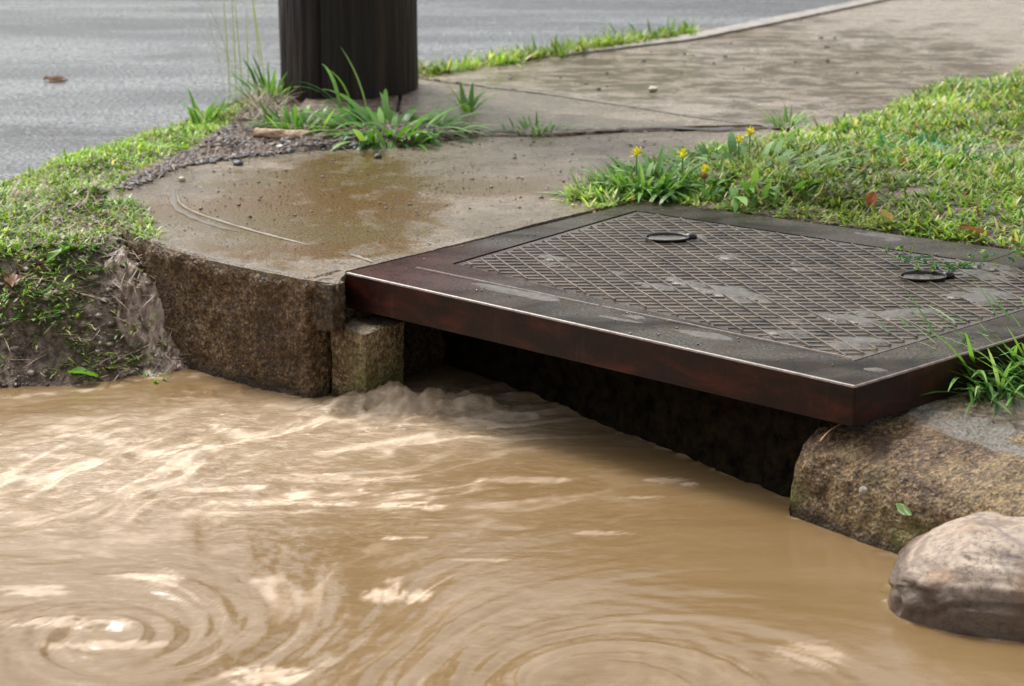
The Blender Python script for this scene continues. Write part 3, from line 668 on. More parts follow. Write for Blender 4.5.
shore = np.minimum(shore, linedist(np.column_stack([X, Y]), [tuple(p) for p in pw[:3]])); shore = np.minimum(shore, linedist(np.column_stack([X, Y]), W(BANKWATER, WATER)))
shore = np.minimum(shore, np.abs(np.hypot((X-BC[0])/.165, (Y-BC[1])/.125)-1)*.14)
edge_ = sstep(.022, .002, shore+.012*fbm(X*30, Y*30, 3, 401))
foam_glint += .55*edge_*sstep(-.2, .5, fbm(X*45, Y*45, 4, 402)); h += .003*edge_*fbm(X*40, Y*40, 3, 403)
foam_glint = np.clip(foam_glint, 0, 1)*(.70+.30*fbm(X*60, Y*90, 3, 8))
silt = np.clip(.12*sw*fbm(SX*6, SY*6, 3, 190)+.75*turb+.12*blob(250, 600, 320, 50)+.15*blob(560, 650, 240, 50)+.25*fbm((fu+wx)*3, (fv+wy)*9, 4, 200)+.10*blob(930, 650, 120, 60), 0, 1)
calm = 1-np.clip(.8*blob(800, 560, 140, 80), 0, .8)
foam_glint = np.maximum(foam_glint*calm, .4*edge_*(foam_glint > .3)); h *= .4+.6*calm
fade = sstep(1.15, 1.0, np.abs(X))
Vw = np.column_stack([X, Y, WATER+h])
water = mesh_obj("water", Vw, grid_faces(len(nxs), len(nys)), M_water, attrs={"foam_glint": foam_glint, "silt": silt, "turb": np.clip(turb+.35*midt, 0, 1)*calm}); tag(water, kind='structure')

# ------------------------------------------------------------------ boulder
bc = U3(985, 618, WATER)
bm = bmesh.new(); bmesh.ops.create_icosphere(bm, subdivisions=6, radius=1)
Pb = np.array([v.co[:] for v in bm.verts])
n = fbm(Pb[:, 0]*1.3+Pb[:, 2], Pb[:, 1]*1.3-Pb[:, 2]*.7, 3, 6); n2 = fbm(Pb[:, 0]*5+Pb[:, 2]*3, Pb[:, 1]*5+Pb[:, 2]*4, 4, 16)
sgn = np.sign(Pb); sup = sgn*np.abs(Pb)**.70
crk = np.clip(1-np.abs(Pb[:, 2]-.12-.25*n-.15*Pb[:, 0])/.035, 0, 1)*(n2 > -.3)+np.clip(1-np.abs(Pb[:, 0]*.8+Pb[:, 1]*.5+.1+.2*n)/.02, 0, 1)*(Pb[:, 2] > 0)*.0
fac = np.round(Pb@np.array([[.8, .3, -.5], [-.4, .9, .2], [.3, .1, .95]])*1.6)/1.6; n3 = fbm(Pb[:, 0]*2.6+7, Pb[:, 1]*2.6+Pb[:, 2]*2.2, 3, 26)
rad = 1+.13*n+.035*n3+.035*n2-.03*crk
lay = .004*np.sin(Pb[:, 2]*16+2*n)
for v, s_, r_, l_ in zip(bm.verts, sup, rad, lay):
    v.co = Vector((s_[0]*.170*(r_+l_), s_[1]*.128*(r_+l_), s_[2]*.098*r_ + .010*s_[0]))
for v in bm.verts:
    if v.co.x < -.06: v.co.z *= 1-.9*((-v.co.x-.06)/.16)**1.3 if v.co.z > 0 else 1
boulder = bm_obj("boulder", bm, M_bould)
boulder.location = (bc.x+.040, bc.y+.055, WATER+.014); boulder.rotation_euler = (0, .03, math.radians(-14))
tag(boulder, "rounded pinkish tan boulder standing in the muddy water by the kerb", "boulder")

# ------------------------------------------------------------------ pole
pb = U(346.5, 96); PR = .171
dist = math.hypot(pb[1], CAMH)
N = 260; rows = 110; V = []; Hh = 8.5
tt = 2*np.pi*np.arange(N)/N; zz_ = -.25+(Hh+.25)*(np.arange(rows)/(rows-1))**1.6
TT, ZZ = np.meshgrid(tt, zz_); grv = fbm(TT*14, ZZ*1.1, 4, 88, .7)*np.minimum(1, np.minimum(TT, 2*np.pi-TT)/.2)
for j in range(rows):
    z = -.25+(Hh+.25)*(j/(rows-1))**1.6
    for k in range(N):
        t = 2*math.pi*k/N; r = PR*(1-.018*max(z, 0))*(1+.012*math.sin(3*t+.4)+.006*math.sin(11*t+1))
        r += .0075*float(grv[j, k]); r -= .010*max(0, 1-abs(((t-4.35+math.pi) % (2*math.pi))-math.pi)/.05)      # drying crack
        V.append((r*math.cos(t), r*math.sin(t), z))
F = [(j*N+k, j*N+(k+1) % N, (j+1)*N+(k+1) % N, (j+1)*N+k) for j in range(rows-1) for k in range(N)] + [tuple((rows-1)*N+k for k in range(N))]
pole = mesh_obj("utility_pole", V, F, M_pole); pole.location = (pb[0], pb[1]+.10, 0)
tag(pole, "thick dark brown wooden pole standing in the weeds beside the pavement", "pole")

# ------------------------------------------------------------------ vegetation
def blades(P, L, Wd, head, lean, curl, col, nseg=4, taper=True, tipcol=None):
    """ribbon leaves. lean: angle from vertical at the root, curl: extra bending to the tip. Returns verts, quads, colours."""
    n = len(P); s = np.linspace(0, 1, nseg+1); V = np.zeros((n, nseg+1, 2, 3)); cl = np.zeros((n, nseg+1, 2, 3))
    pos = P.copy(); side = np.column_stack([-np.sin(head), np.cos(head), np.zeros(n)])
    for i in range(nseg+1):
        a = lean+curl*s[i]; d = np.column_stack([np.cos(head)*np.sin(a), np.sin(head)*np.sin(a), np.cos(a)])
        if i: pos = pos+d*(L/nseg)[:, None]
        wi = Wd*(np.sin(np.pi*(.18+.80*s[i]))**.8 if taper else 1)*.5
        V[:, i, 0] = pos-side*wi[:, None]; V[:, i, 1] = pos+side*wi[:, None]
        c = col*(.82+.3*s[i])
        cl[:, i, 0] = c; cl[:, i, 1] = c
    b = np.arange(n)[:, None]*(nseg+1)*2; j = np.arange(nseg)[None]*2
    F = np.stack([b+j, b+j+1, b+j+3, b+j+2], -1).reshape(-1, 4)
    return V.reshape(-1, 3), F, np.clip(cl.reshape(-1, 3), 0, 1)
def merge(parts):
    Vs, Fs, Cs = [], [], []; o = 0
    for V, F, c in parts: Vs.append(V); Fs.append(F+o); Cs.append(c); o += len(V)
    return np.concatenate(Vs), np.concatenate(Fs), np.concatenate(Cs)
def palette(n, cols, wts, jit=.25):
    c = np.array(cols)[RNG.choice(len(cols), n, p=np.array(wts)/sum(wts))]
    return c*(1+jit*(RNG.random((n, 1))-.5)*2)
GRN = [(.13, .25, .032), (.21, .37, .052), (.34, .49, .12), (.065, .155, .034), (.54, .50, .25), (.28, .16, .07)]
def scatter(poly, n, rng=RNG):
    P = np.array(poly); lo, hi = P.min(0), P.max(0); out = []
    while sum(len(o) for o in out) < n:
        q_ = lo+(hi-lo)*rng.random((n*2, 2)); out.append(q_[inside(q_, poly)])
    return np.concatenate(out)[:n]
def turf(name, poly, n, Lr, Wr, leanr, wts, label, cat, clump=.0, z_off=-.004, zmin=-9, nseg=3, mask=None, jit=.3, curl=(.2, 1.2)):
    P2 = scatter(poly, n)
    keep = fbm(P2[:, 0]*14, P2[:, 1]*14, 3, 77) > -clump*0-.9
    if clump: keep = RNG.random(len(P2)) < np.clip(.55+clump*1.6*fbm(P2[:, 0]*12, P2[:, 1]*12, 3, 77), .05, 1)
    if mask is not None: keep &= mask(P2)
    P2 = P2[keep]; z = surf(P2); k = z > zmin; P2 = P2[k]; z = z[k]; n = len(P2)
    L = Lr[0]+(Lr[1]-Lr[0])*RNG.random(n)**1.6; L *= 1+.45*fbm(P2[:, 0]*7, P2[:, 1]*7, 3, 31)
    c = palette(n, GRN, wts, jit)
    tone = fbm(P2[:, 0]*3.2, P2[:, 1]*3.2, 3, 55)[:, None]; yel = np.clip(fbm(P2[:, 0]*6, P2[:, 1]*6, 4, 66)[:, None]*2.2, 0, 1); c = c*(1+.6*tone); c = c*(1-.35*yel)+.35*yel*np.array([.42, .46, .14])*(.6+.7*RNG.random((n, 1)))
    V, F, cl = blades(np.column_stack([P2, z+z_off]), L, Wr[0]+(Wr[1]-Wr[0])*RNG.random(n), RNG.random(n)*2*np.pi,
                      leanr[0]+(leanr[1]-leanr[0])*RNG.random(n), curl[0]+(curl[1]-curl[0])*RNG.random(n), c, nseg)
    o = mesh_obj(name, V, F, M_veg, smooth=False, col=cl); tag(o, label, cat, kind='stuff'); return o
# left verge: low mossy cover between the road and the slab, running down the bank
verge = W([(-420, 285), (0, 158), (60, 142), (120, 124), (215, 95), (262, 92), (240, 112), (195, 142), (150, 162), (110, 184), (104, 200), (116, 226), (90, 236), (60, 240), (0, 245), (-400, 330)])
turf("grass", verge, 70000, (.008, .026), (.003, .0065), (.2, 1.5), (3, 4.4, 3.6, 1.4, .6, .2), "short bright green mossy verge between the grey road and the wet slab", "grass", nseg=2)
bankp = W([(-420, 330), (0, 238), (70, 232), (120, 230), (150, 262), (165, 300), (175, 345), (180, 372), (100, 384), (0, 394), (-420, 450)], -.1)
turf("grass", bankp, 60000, (.010, .032), (.003, .006), (.5, 1.5), (3, 4, 2, 2, .8, .6), "sparse green sprigs growing on the eroded mud bank", "grass", clump=1.0, zmin=-.20, nseg=3)
# lawn on the right
lawn = W(lawn_px)
lm = lambda P: (sdf(P, lidw) > .012)
slabw = W(far_slab)
vis = W([(560, 205), (575, 190), (620, 172), (700, 152), (790, 136), (850, 124), (930, 92), (1024, 76), (1070, 66), (1080, 256), (1010, 246), (900, 232), (800, 219), (700, 207), (644, 198), (600, 208)])
LW = (3.0, 4.6, 3.6, 1.2, 1.9, .6)
turf("grass", vis, 110000, (.012, .046), (.0030, .0075), (.3, 1.5), LW, "ragged wet lawn behind the iron cover with straw coloured blades", "grass", mask=lm, nseg=3, clump=.55)
turf("grass", lawn, 60000, (.018, .06), (.0036, .0075), (.3, 1.4), LW, "lawn carrying on beyond the right side of the pavement", "grass", mask=lambda P: lm(P) & ~inside(P, vis), nseg=2)
# far verge between the far slab and the road
fv_ = W([(418, 68), (480, 60), (560, 45), (640, 32), (694, 25), (694, 36), (640, 44), (560, 58), (480, 68), (420, 78)])
turf("grass", fv_, 9000, (.02, .06), (.004, .008), (.1, 1.0), (3, 4, 3, 1, .8, .2), "narrow strip of blurred green grass between road and far slab", "grass", nseg=2, clump=.8)
def tuft(name, p, n, L, Wd, leanr, cols, wts, label, cat="grass tuft", rad=.03, curl=(.2, 1.3), group=None, nseg=6, heads=None, seed=0):
    r = np.random.default_rng(seed+int(1000*abs(p[0]))); a = r.random(n)*2*np.pi; q_ = rad*np.sqrt(r.random(n))
    P2 = np.column_stack([q_*np.cos(a), q_*np.sin(a), np.full(n, -.004)])
    hd = a+.8*(r.random(n)-.5) if heads is None else heads[0]+(heads[1]-heads[0])*r.random(n)
    c = palette(n, cols, wts, .22)
    V, F, cl = blades(P2, L[0]+(L[1]-L[0])*r.random(n), Wd[0]+(Wd[1]-Wd[0])*r.random(n), hd, leanr[0]+(leanr[1]-leanr[0])*r.random(n), curl[0]+(curl[1]-curl[0])*r.random(n), c, nseg)
    o = mesh_obj(name, V, F, M_veg, smooth=False, col=cl); o.location = p; tag(o, label, cat, group); return o
def at(px, py): 
    x, y = U(px, py); z = float(surf(np.array([[x, y]]))[0]); return (x, y, max(z, -.06))
G2 = [(.10, .25, .05), (.16, .34, .07), (.26, .44, .13), (.07, .18, .05)]; w2 = (3, 3, 2, 1.5)
kq = [tuple(kr0-kn*.34+kd*.05), tuple(kr0-kn*.34+kd*2.6), tuple(kr0-kn*3.0+kd*2.6), (lidw[2][0]+.3, lidw[2][1]), (lidw[2][0]+.02, lidw[2][1]-.02), (lidw[1][0]+.05, lidw[1][1]+.02)]
turf("grass", kq, 16000, (.02, .06), (.0036, .0075), (.3, 1.4), LW, "short turf on the low ground behind the right kerb", "grass", mask=lambda P: (sdf(P, lidw) > .02) & (sdf(P, lawn) > 0) & (P[:, 0] > 1.02), nseg=2)
tuft("weed_clump", at(395, 134), 230, (.05, .14), (.010, .018), (.5, 1.5), G2, w2, "broad bladed green weed clump spilling over the slab at the foot of the pole", "weed", .14, (.4, 1.7), seed=1)
tuft("grass_tuft", at(352, 116), 10, (.12, .20), (.006, .010), (.1, .8), G2, w2, "tall arching grass tuft against the front of the dark pole", rad=.04, curl=(.5, 1.9), heads=(1.8, 4.6), seed=2)
tuft("weed_clump", at(300, 128), 120, (.03, .08), (.007, .013), (.2, 1.2), G2, w2, "low leafy green weed clump at the left foot of the pole beside the bark", "weed", .08, seed=3)
tuft("weed_clump", at(272, 92), 60, (.05, .13), (.005, .010), (.1, .8), G2, w2, "green weed clump at the road edge just behind the pole", "weed", .07, seed=4)
tuft("grass_tuft", at(205, 112), 26, (.05, .10), (.006, .010), (.05, .5), G2, w2, "upright pale tipped grass tuft on the mossy verge by the road", rad=.04, seed=5)
tuft("grass_tuft", at(468, 112), 12, (.05, .11), (.008, .014), (.1, .9), G2, w2, "small two leaved green sprout in the gap right of the weed clump", rad=.02, seed=6)
tuft("grass_tuft", at(535, 131), 130, (.02, .05), (.003, .006), (.3, 1.3), G2, w2, "fine low grass tuft growing in the cracked joint of the pavement", rad=.07, seed=7)
tuft("grass_tuft", at(788, 124), 70, (.02, .06), (.003, .006), (.2, 1.2), G2, w2, "lone dark green grass tuft on the pavement left of the lawn", rad=.045, seed=8)
tuft("grass_tuft", at(655, 132), 110, (.015, .04), (.003, .006), (.5, 1.4), G2, w2, "flat thin grass tuft at the end of the joint near the lawn", rad=.09, seed=9)
tuft("grass_tuft", at(545, 47), 110, (.04, .11), (.006, .011), (.1, .9), G2, w2, "taller blurred grass tuft midway along the far strip", rad=.10, seed=10)
tuft("grass_tuft", at(585, 41), 70, (.04, .09), (.006, .011), (.1, .9), G2, w2, "rounded blurred grass tuft on the far strip near its right end", rad=.09, seed=11)
tuft("grass_tuft", at(655, 27), 110, (.04, .09), (.007, .012), (.1, 1.), G2, w2, "spreading bright grass tuft at the right end of the far strip", rad=.15, seed=12)
tuft("grass_tuft", at(742, 16), 10, (.03, .06), (.006, .010), (.1, .7), G2, w2, "tiny grass tuft on the edging by the road, farthest of all", rad=.012, seed=13)
tuft("grass_tuft", at(645, 190), 240, (.04, .095), (.0055, .010), (.3, 1.2), G2, w2, "thick upright dark green grass tuft at the back corner of the iron cover", rad=.085, seed=14)
tuft("weed_clump", at(740, 185), 150, (.035, .09), (.011, .020), (.5, 1.45), G2, w2, "broad leaved rosette among the lawn behind the iron cover", "weed", .22, seed=15)
tuft("weed_clump", at(590, 195), 60, (.03, .08), (.005, .009), (.6, 1.4), [(.20, .33, .08), (.30, .38, .16)], (1, 1), "pale flattened grass clump on the slab at the lawn's tip", "weed", .05, seed=16)
tuft("weed_clump", at(935, 165), 420, (.015, .035), (.006, .010), (.3, 1.3), [(.05, .24, .10), (.08, .30, .13)], (1, 1), "bluish dark green clover clump lying in the lawn", "weed", .16, seed=17)
# clump on the low ground by the right corner of the cover
g0 = U(985, 385, -.06)
tuft("grass_tuft", (g0[0]+.03, g0[1]+.03, -.062), 300, (.06, .18), (.004, .008), (.5, 1.5), [(.10, .24, .05), (.17, .33, .09), (.30, .42, .20)], (2, 3, 1), "loose green grass tuft lying over the rounded kerb at the right corner of the cover", rad=.10, heads=(2.0, 4.9), seed=18)
g0 = U(1050, 372, -.06)
tuft("grass_tuft", (g0[0]+.02, g0[1]+.03, -.062), 300, (.06, .17), (.004, .008), (.4, 1.45), [(.10, .24, .05), (.17, .33, .09)], (1, 1), "dense green grass tuft on the kerb top at the right edge of the picture", rad=.10, seed=19)
# tall seeding stalks by the road, left of the pole
st = empty("tall_grass", at(240, 84)); tag(st, "tall thin pale seeding grass stalks left of the pole against the grey road", "tall grass")
for i, (dx, L_, ln_, hd_) in enumerate([(-.03, .40, .10, 3.0), (-.015, .46, .05, 3.1), (.0, .34, .12, 2.9), (.015, .30, .03, 3.2), (.05, .55, .55, 3.1), (.06, .44, .5, 2.95)]):
    V, F, cl = blades(np.array([[dx, .01*i, 0.]]), np.array([L_]), np.array([.0038]), np.array([hd_]), np.array([ln_+.05]), np.array([.15+.08*i]), np.array([[.42, .42, .22]]), 10)
    V2, F2, c2 = blades(np.array([[dx+.004, .01*i, 0.]]), np.array([L_*.98]), np.array([.0032]), np.array([hd_+1.5]), np.array([ln_*.5]), np.array([.1]), np.array([[.30, .36, .16]]), 10)
    V, F, cl = merge([(V, F, cl), (V2, F2, c2)]); mesh_obj("stalk", V, F, M_veg, st, smooth=False, col=cl)

# dandelions in the lawn
def dandelion(px, py, hgt, lab, open_=1.0):
    p = at(px, py); t = empty("dandelion", p); tag(t, lab, "flower", "yellow flowers by the iron cover")
    bm = bmesh.new(); bmesh.ops.create_cone(bm, segments=8, radius1=.0018, radius2=.0014, depth=hgt, matrix=Matrix.Translation((0, 0, hgt/2))); bm_obj("stem", bm, M_stem, t)
    bm = bmesh.new(); r = random.Random(int(px))
    for k in range(46):
        a = r.random()*6.283; e = r.random()*1.8*open_; L_ = .016*(.7+.4*r.random()); d = Vector((math.cos(a)*math.sin(e), math.sin(a)*math.sin(e), math.cos(e)))
        sd2 = d.cross(Vector((0.3, .2, 1))).normalized()*.0017; b0 = Vector((0, 0, hgt-.001))
        v = [bm.verts.new(b0-sd2*.4), bm.verts.new(b0+sd2*.4), bm.verts.new(b0+d*L_+sd2), bm.verts.new(b0+d*L_*1.08), bm.verts.new(b0+d*L_-sd2)]
        bm.faces.new(v)
    bmesh.ops.create_uvsphere(bm, u_segments=10, v_segments=6, radius=.0055, matrix=Matrix.Translation((0, 0, hgt+.001)))
    bm_obj("flower_head", bm, M_petal, t, smooth=False); return t
M_stem = mat_simple("flower_stem", (.16, .26, .06), .45)
dandelion(636, 188, .062, "yellow dandelion above the dark grass tuft at the back corner, leftmost of the yellow flowers")
dandelion(682, 190, .058, "yellow dandelion rising from the lawn edge between the dark tuft and the orange topped one")
dd = dandelion(704, 200, .058, "half closed yellow dandelion with a rusty base, lowest of the yellow flowers", .6)
bm = bmesh.new(); bmesh.ops.create_uvsphere(bm, u_segments=10, v_segments=6, radius=.0065, matrix=Matrix.Translation((0, 0, .050))); M_rust = mat_simple("rusty_bud", (.30, .09, .03), .5); bm_obj("bud", bm, M_rust, dd)
dandelion(749, 168, .055, "small yellow dandelion behind the others with bare concrete behind it")
dandelion(738, 176, .055, "yellow dandelion fully open over the lawn near the bare pavement edge")

# ------------------------------------------------------------------ gravel, stones, litter
def stone_mesh(n, size, seed, cols):
    r = np.random.default_rng(seed); base = bmesh.new(); bmesh.ops.create_icosphere(base, subdivisions=2, radius=1)
    B = np.array([v.co[:] for v in base.verts]); FB = np.array([[v.index for v in f.verts] for f in base.faces]); base.free()
    return B, FB, r
def stones(name, P3, sizes, cols, mat, label, cat, seed, kind=None, rough=.28):
    B, FB, r = stone_mesh(0, 0, seed, None); Vs, Fs, Cs = [], [], []
    for i, (p, s_) in enumerate(zip(P3, sizes)):
        v = B*(1+rough*fbm(B[:, 0]*1.7+i*3.1, B[:, 1]*1.7+B[:, 2], 2, seed+i)[:, None]); v = v*np.array([s_*(.8+.6*r.random()), s_*(.7+.4*r.random()), s_*(.45+.35*r.random())])
        a = r.random()*6.28; R_ = np.array([[math.cos(a), -math.sin(a), 0], [math.sin(a), math.cos(a), 0], [0, 0, 1]]); v = v@R_.T
        Vs.append(v+p); Fs.append(FB+i*len(B)); Cs.append(np.repeat([np.array(cols[r.integers(len(cols))])*(.7+.6*r.random())], len(B), 0))
    o = mesh_obj(name, np.concatenate(Vs), np.concatenate(Fs), mat, smooth=False, col=np.concatenate(Cs)); tag(o, label, cat, kind=kind); return o
GC = [(.07, .075, .09), (.12, .125, .14), (.05, .045, .045), (.20, .19, .18), (.16, .11, .08), (.10, .07, .05)]
gp = W([(108, 190), (150, 166), (205, 140), (245, 112), (290, 108), (330, 128), (440, 128), (480, 134), (400, 146), (300, 152), (245, 158), (180, 168), (130, 190)])
P2 = scatter(gp, 4200); z = surf(P2); bare = P2[:, 0]*0
zz = np.maximum(z, -.02)
stones("gravel", np.column_stack([P2, zz+.001]), .0022+.0075*RNG.random(len(P2))**3.2, GC, M_vc, "dark blue grey and brown gravel between slab and verge", "gravel", 5, "stuff")
# crumbs washed over the slabs
P2 = scatter(W([(120, 200), (250, 155), (480, 140), (700, 134), (640, 190), (560, 205), (300, 225)]), 200)
stones("grit", np.column_stack([P2, np.full(len(P2), .001)]), .0016+.003*RNG.random(len(P2))**3, GC, M_vc, "fine dark grit scattered over the wet slab", "grit", 6, "stuff")
# bank rubble
P2 = scatter(bankp, 4200); z = bilin(P2); k = z > -.22
stones("bank_rubble", np.column_stack([P2, z+.001])[k], (.002+.008*RNG.random(len(P2))**4)[k], [(.16, .12, .09), (.08, .055, .04), (.32, .26, .21), (.24, .18, .13)], M_vc, "small muddy stones and clods on the eroded bank", "rubble", 7, "stuff")
stones("road_crumbs", np.column_stack([scatter(W([(430, 74), (700, 40), (850, 30), (1000, 60), (700, 108)]), 60), np.full(60, .001)]), .002+.004*RNG.random(60)**2, GC, M_vc, "dark crumbs lying on the far slab", "grit", 8, "stuff")
PEB = [((415, 141), .011, (.62, .60, .54), "whitish pebble on the slab edge below the weed clump"), ((280, 148), .009, (.65, .60, .52), "white pebble on the gravel under the bark piece"),
       ((405, 134), .010, (.12, .14, .17), "blue grey pebble beside the white one below the weed clump"), ((485, 62), .011, (.05, .05, .055), "black pebble near the left start of the far slab"),
       ((528, 60), .010, (.05, .05, .055), "black pebble on the far slab just below the grass strip"), ((182, 181), .008, (.6, .5, .35), "tiny tan pebble at the top of the curved mortar ridge"),
       ((653, 91), .012, (.55, .5, .42), "pale flat pebble on the joint of the far slab"), ((238, 165), .010, (.09, .10, .12), "grey pebble at the front edge of the gravel patch"),
       ((378, 158), .010, (.06, .055, .05), "dark pebble lying alone on the near slab in front of the weeds")]
for i, ((px, py), s_, c_, lab) in enumerate(PEB):
    p = np.array(at(px, py)); o = stones("pebble", [np.zeros(3)], [s_], [c_], M_vc, lab, "pebble", 40+i); o.location = (p[0], p[1], max(p[2], 0)+s_*.35); o['group'] = "loose pebbles on the pavement"
# dead stems and roots
def strands(name, poly, n, L, wd, cols, label, cat, zf_, seed, lean=(1.2, 1.7), kind="stuff"):
    P2 = scatter(poly, n); z = zf_(P2); k = z > -.212; P2 = P2[k]; z = z[k]; n = len(P2); r = np.random.default_rng(seed)
    c = palette(n, cols, [1]*len(cols), .3)
    V, F, cl = blades(np.column_stack([P2, z+.003+.004*r.random(n)]), L[0]+(L[1]-L[0])*r.random(n), wd[0]+(wd[1]-wd[0])*r.random(n), r.random(n)*6.28, lean[0]+(lean[1]-lean[0])*r.random(n), .5*(r.random(n)-.3), c, 5)
    o = mesh_obj(name, V, F, M_straw, smooth=False, col=cl); tag(o, label, cat, kind=kind); return o
ST = [(.34, .26, .16), (.22, .14, .08), (.12, .07, .04), (.42, .34, .22)]
strands("roots", bankp, 5000, (.015, .06), (.0015, .004), ST[:3]+[(.28, .21, .16)], "washed out brown roots and dead stems on the mud bank", "roots", bilin, 3, (1.0, 1.9))
tp = W([(120, 236), (150, 245), (180, 275), (205, 330), (210, 372), (160, 372), (150, 320), (125, 270)], -.08)
strands("roots", tp, 420, (.02, .07), (.001, .0028), [(.30, .22, .17), (.20, .14, .10), (.40, .31, .25), (.10, .06, .04)], "pale fine roots hanging over the muddy trickle", "roots", lambda P: bilin(P)+.012, 13, (1.5, 2.3))
strands("straw", lawn, 1500, (.03, .09), (.0012, .0028), [(.50, .42, .22), (.42, .36, .2), (.30, .17, .09)], "dead straw lying through the lawn", "straw", lambda P: surf(P)+.015, 4, (1.1, 1.6))
strands("twigs", gp, 1500, (.02, .07), (.0015, .004), ST[1:3]+[(.16, .09, .05)], "brown twigs and needles mixed with the gravel", "twigs", lambda P: np.maximum(surf(P), -.01), 5, (1.3, 1.7))
mp_ = W([(232, 118), (262, 92), (283, 96), (283, 118), (260, 128)])
strands("twigs", mp_, 260, (.03, .08), (.0015, .003), ST, "dry brown grass litter heaped left of the pole", "twigs", lambda P: np.maximum(surf(P), -.01)+.01, 6, (.9, 1.6))
# bark
bp = at(283, 139); bm = bmesh.new(); nu, nv = 26, 8; vs = {}
for s2 in (0, 1):
    for i in range(nu):
        for j in range(nv):
            u = i/(nu-1)-.5; v = j/(nv-1)-.5; e = float(fbm(np.array([u*9]), np.array([v*5+s2*3]), 3, 9)[0])
            vs[s2, i, j] = bm.verts.new((u*.135, v*(.034+.012*e)*(1-.5*abs(u)), .012*math.cos(v*2.6)+.004*e+.010*u-(.007 if s2 else 0)))
for i in range(nu-1):
    for j in range(nv-1):
        bm.faces.new((vs[0, i, j], vs[0, i+1, j], vs[0, i+1, j+1], vs[0, i, j+1])); bm.faces.new((vs[1, i, j+1], vs[1, i+1, j+1], vs[1, i+1, j], vs[1, i, j]))
for i in range(nu-1):
    for j, fl in ((0, 0), (nv-1, 1)):
        q4 = (vs[0, i, j], vs[1, i, j], vs[1, i+1, j], vs[0, i+1, j]); bm.faces.new(q4 if fl else q4[::-1])
for j in range(nv-1):
    for i, fl in ((0, 1), (nu-1, 0)):
        q4 = (vs[0, i, j], vs[1, i, j], vs[1, i, j+1], vs[0, i, j+1]); bm.faces.new(q4 if fl else q4[::-1])
bark = bm_obj("bark_piece", bm, M_bark); bark.location = (bp[0], bp[1], .010); bark.rotation_euler = (.25, .05, -.25); tag(bark, "curled slab of pale brown bark lying on gravel left of the pole", "bark")
# leaves
def leaf(name, p, L_, Wl, yaw, c, label, cat="leaf", tilt=.2, cup=.35, seed=1, serr=.0, mat=None):
    nu, nv = 14, 7; V = []; cl = []
    for i in range(nu):
        u = i/(nu-1); hw = Wl*.5*math.sin(math.pi*min(1, u*.96+.02))**.75*(1+serr*math.sin(u*40))
        for j in range(nv):
            v = 2*j/(nv-1)-1; V.append((L_*(u-.5), hw*v, cup*hw*v*v + .25*L_*math.sin(u*2.5+seed)*.3 + .002*math.sin(9*u+5*v+seed)))
            cl.append(np.array(c)*(1.25 if abs(v) < .1 else 1)*(.8+.3*math.sin(seed+u*7+v*3)**2))
    o = mesh_obj(name, np.array(V), grid_faces(nv, nu), mat or M_veg, smooth=True, col=np.clip(np.array(cl), 0, 1)); o.location = p; o.rotation_euler = (0, -tilt, yaw); tag(o, label, cat); return o
x, y = U(55, 68); leaf("fallen_leaf", (x, y, -.031), .065, .045, .3, (.16, .085, .05), "small brown fallen leaf lying alone on the wet grey road", seed=2, tilt=.1)
p = at(871, 214); leaf("dead_leaf", (p[0], p[1], .028), .038, .022, 1.2, (.36, .12, .045), "curled rust orange dead leaf in the lawn behind the cover", seed=3, tilt=.9, cup=.8)
p = at(886, 226); leaf("dead_leaf", (p[0], p[1], .022), .035, .016, 2.5, (.55, .36, .16), "small tan dead leaf at the lawn edge right of the orange one", seed=4, tilt=.4, cup=.8)
p = at(975, 237); leaf("dead_leaf", (p[0], p[1], .012), .06, .02, 2.9, (.28, .12, .06), "brown dead leaf in the dark gap behind the cover", seed=5, tilt=.1, cup=.6)
def bat(px, py, zg): x, y = U(px, py, zg); return (x, y, float(bilin(np.array([[x, y]]))[0])+.014)
leaf("dock_leaf", bat(80, 322, -.10), .055, .030, .2, (.16, .36, .04), "bright green dock leaf lying flat on the middle of the mud bank", seed=6, tilt=-.3)
leaf("dock_leaf", bat(60, 262, -.04), .06, .022, .6, (.14, .30, .05), "long green leaf high on the mud bank under the turf", seed=7, tilt=.5)
leaf("dead_leaf", bat(12, 275, -.04), .05, .03, 1.8, (.20, .09, .04), "rusty brown dead leaf near the left end of the bank", seed=8, tilt=.4)
leaf("dead_leaf", bat(14, 385, -.2), .05, .012, .9, (.50, .36, .06), "yellow blade shaped dead leaf at the foot of the bank", seed=9, tilt=.1)
for i, (px, py, s_) in enumerate([(78, 247, .035), (95, 262, .03), (45, 345, .03), (35, 300, .035), (118, 352, .028)]):
    q_ = bat(px, py, {247: -.02, 262: -.04, 345: -.13, 300: -.08, 352: -.15}[py])
    tuft("weed_sprig", (q_[0], q_[1], q_[2]-.014), 34, (.015, s_), (.005, .009), (.3, 1.3), G2, w2, ["green weed sprig at the turf overhang by the slab corner", "green weed sprig just below the turf overhang", "green weed sprig low on the bank left of the dock leaf", "green weed sprig on the upper bank at far left", "green weed sprig halfway down the bank near the muddy trickle"][i], "weed", .03, seed=60+i)
q_ = bat(152, 355, -.17); tuft("weed_sprig", (q_[0], q_[1], q_[2]-.012), 26, (.02, .045), (.003, .006), (.1, .9), G2, w2, "fresh green weed sprig at the water's edge beside the muddy trickle", "weed", .02, seed=71)
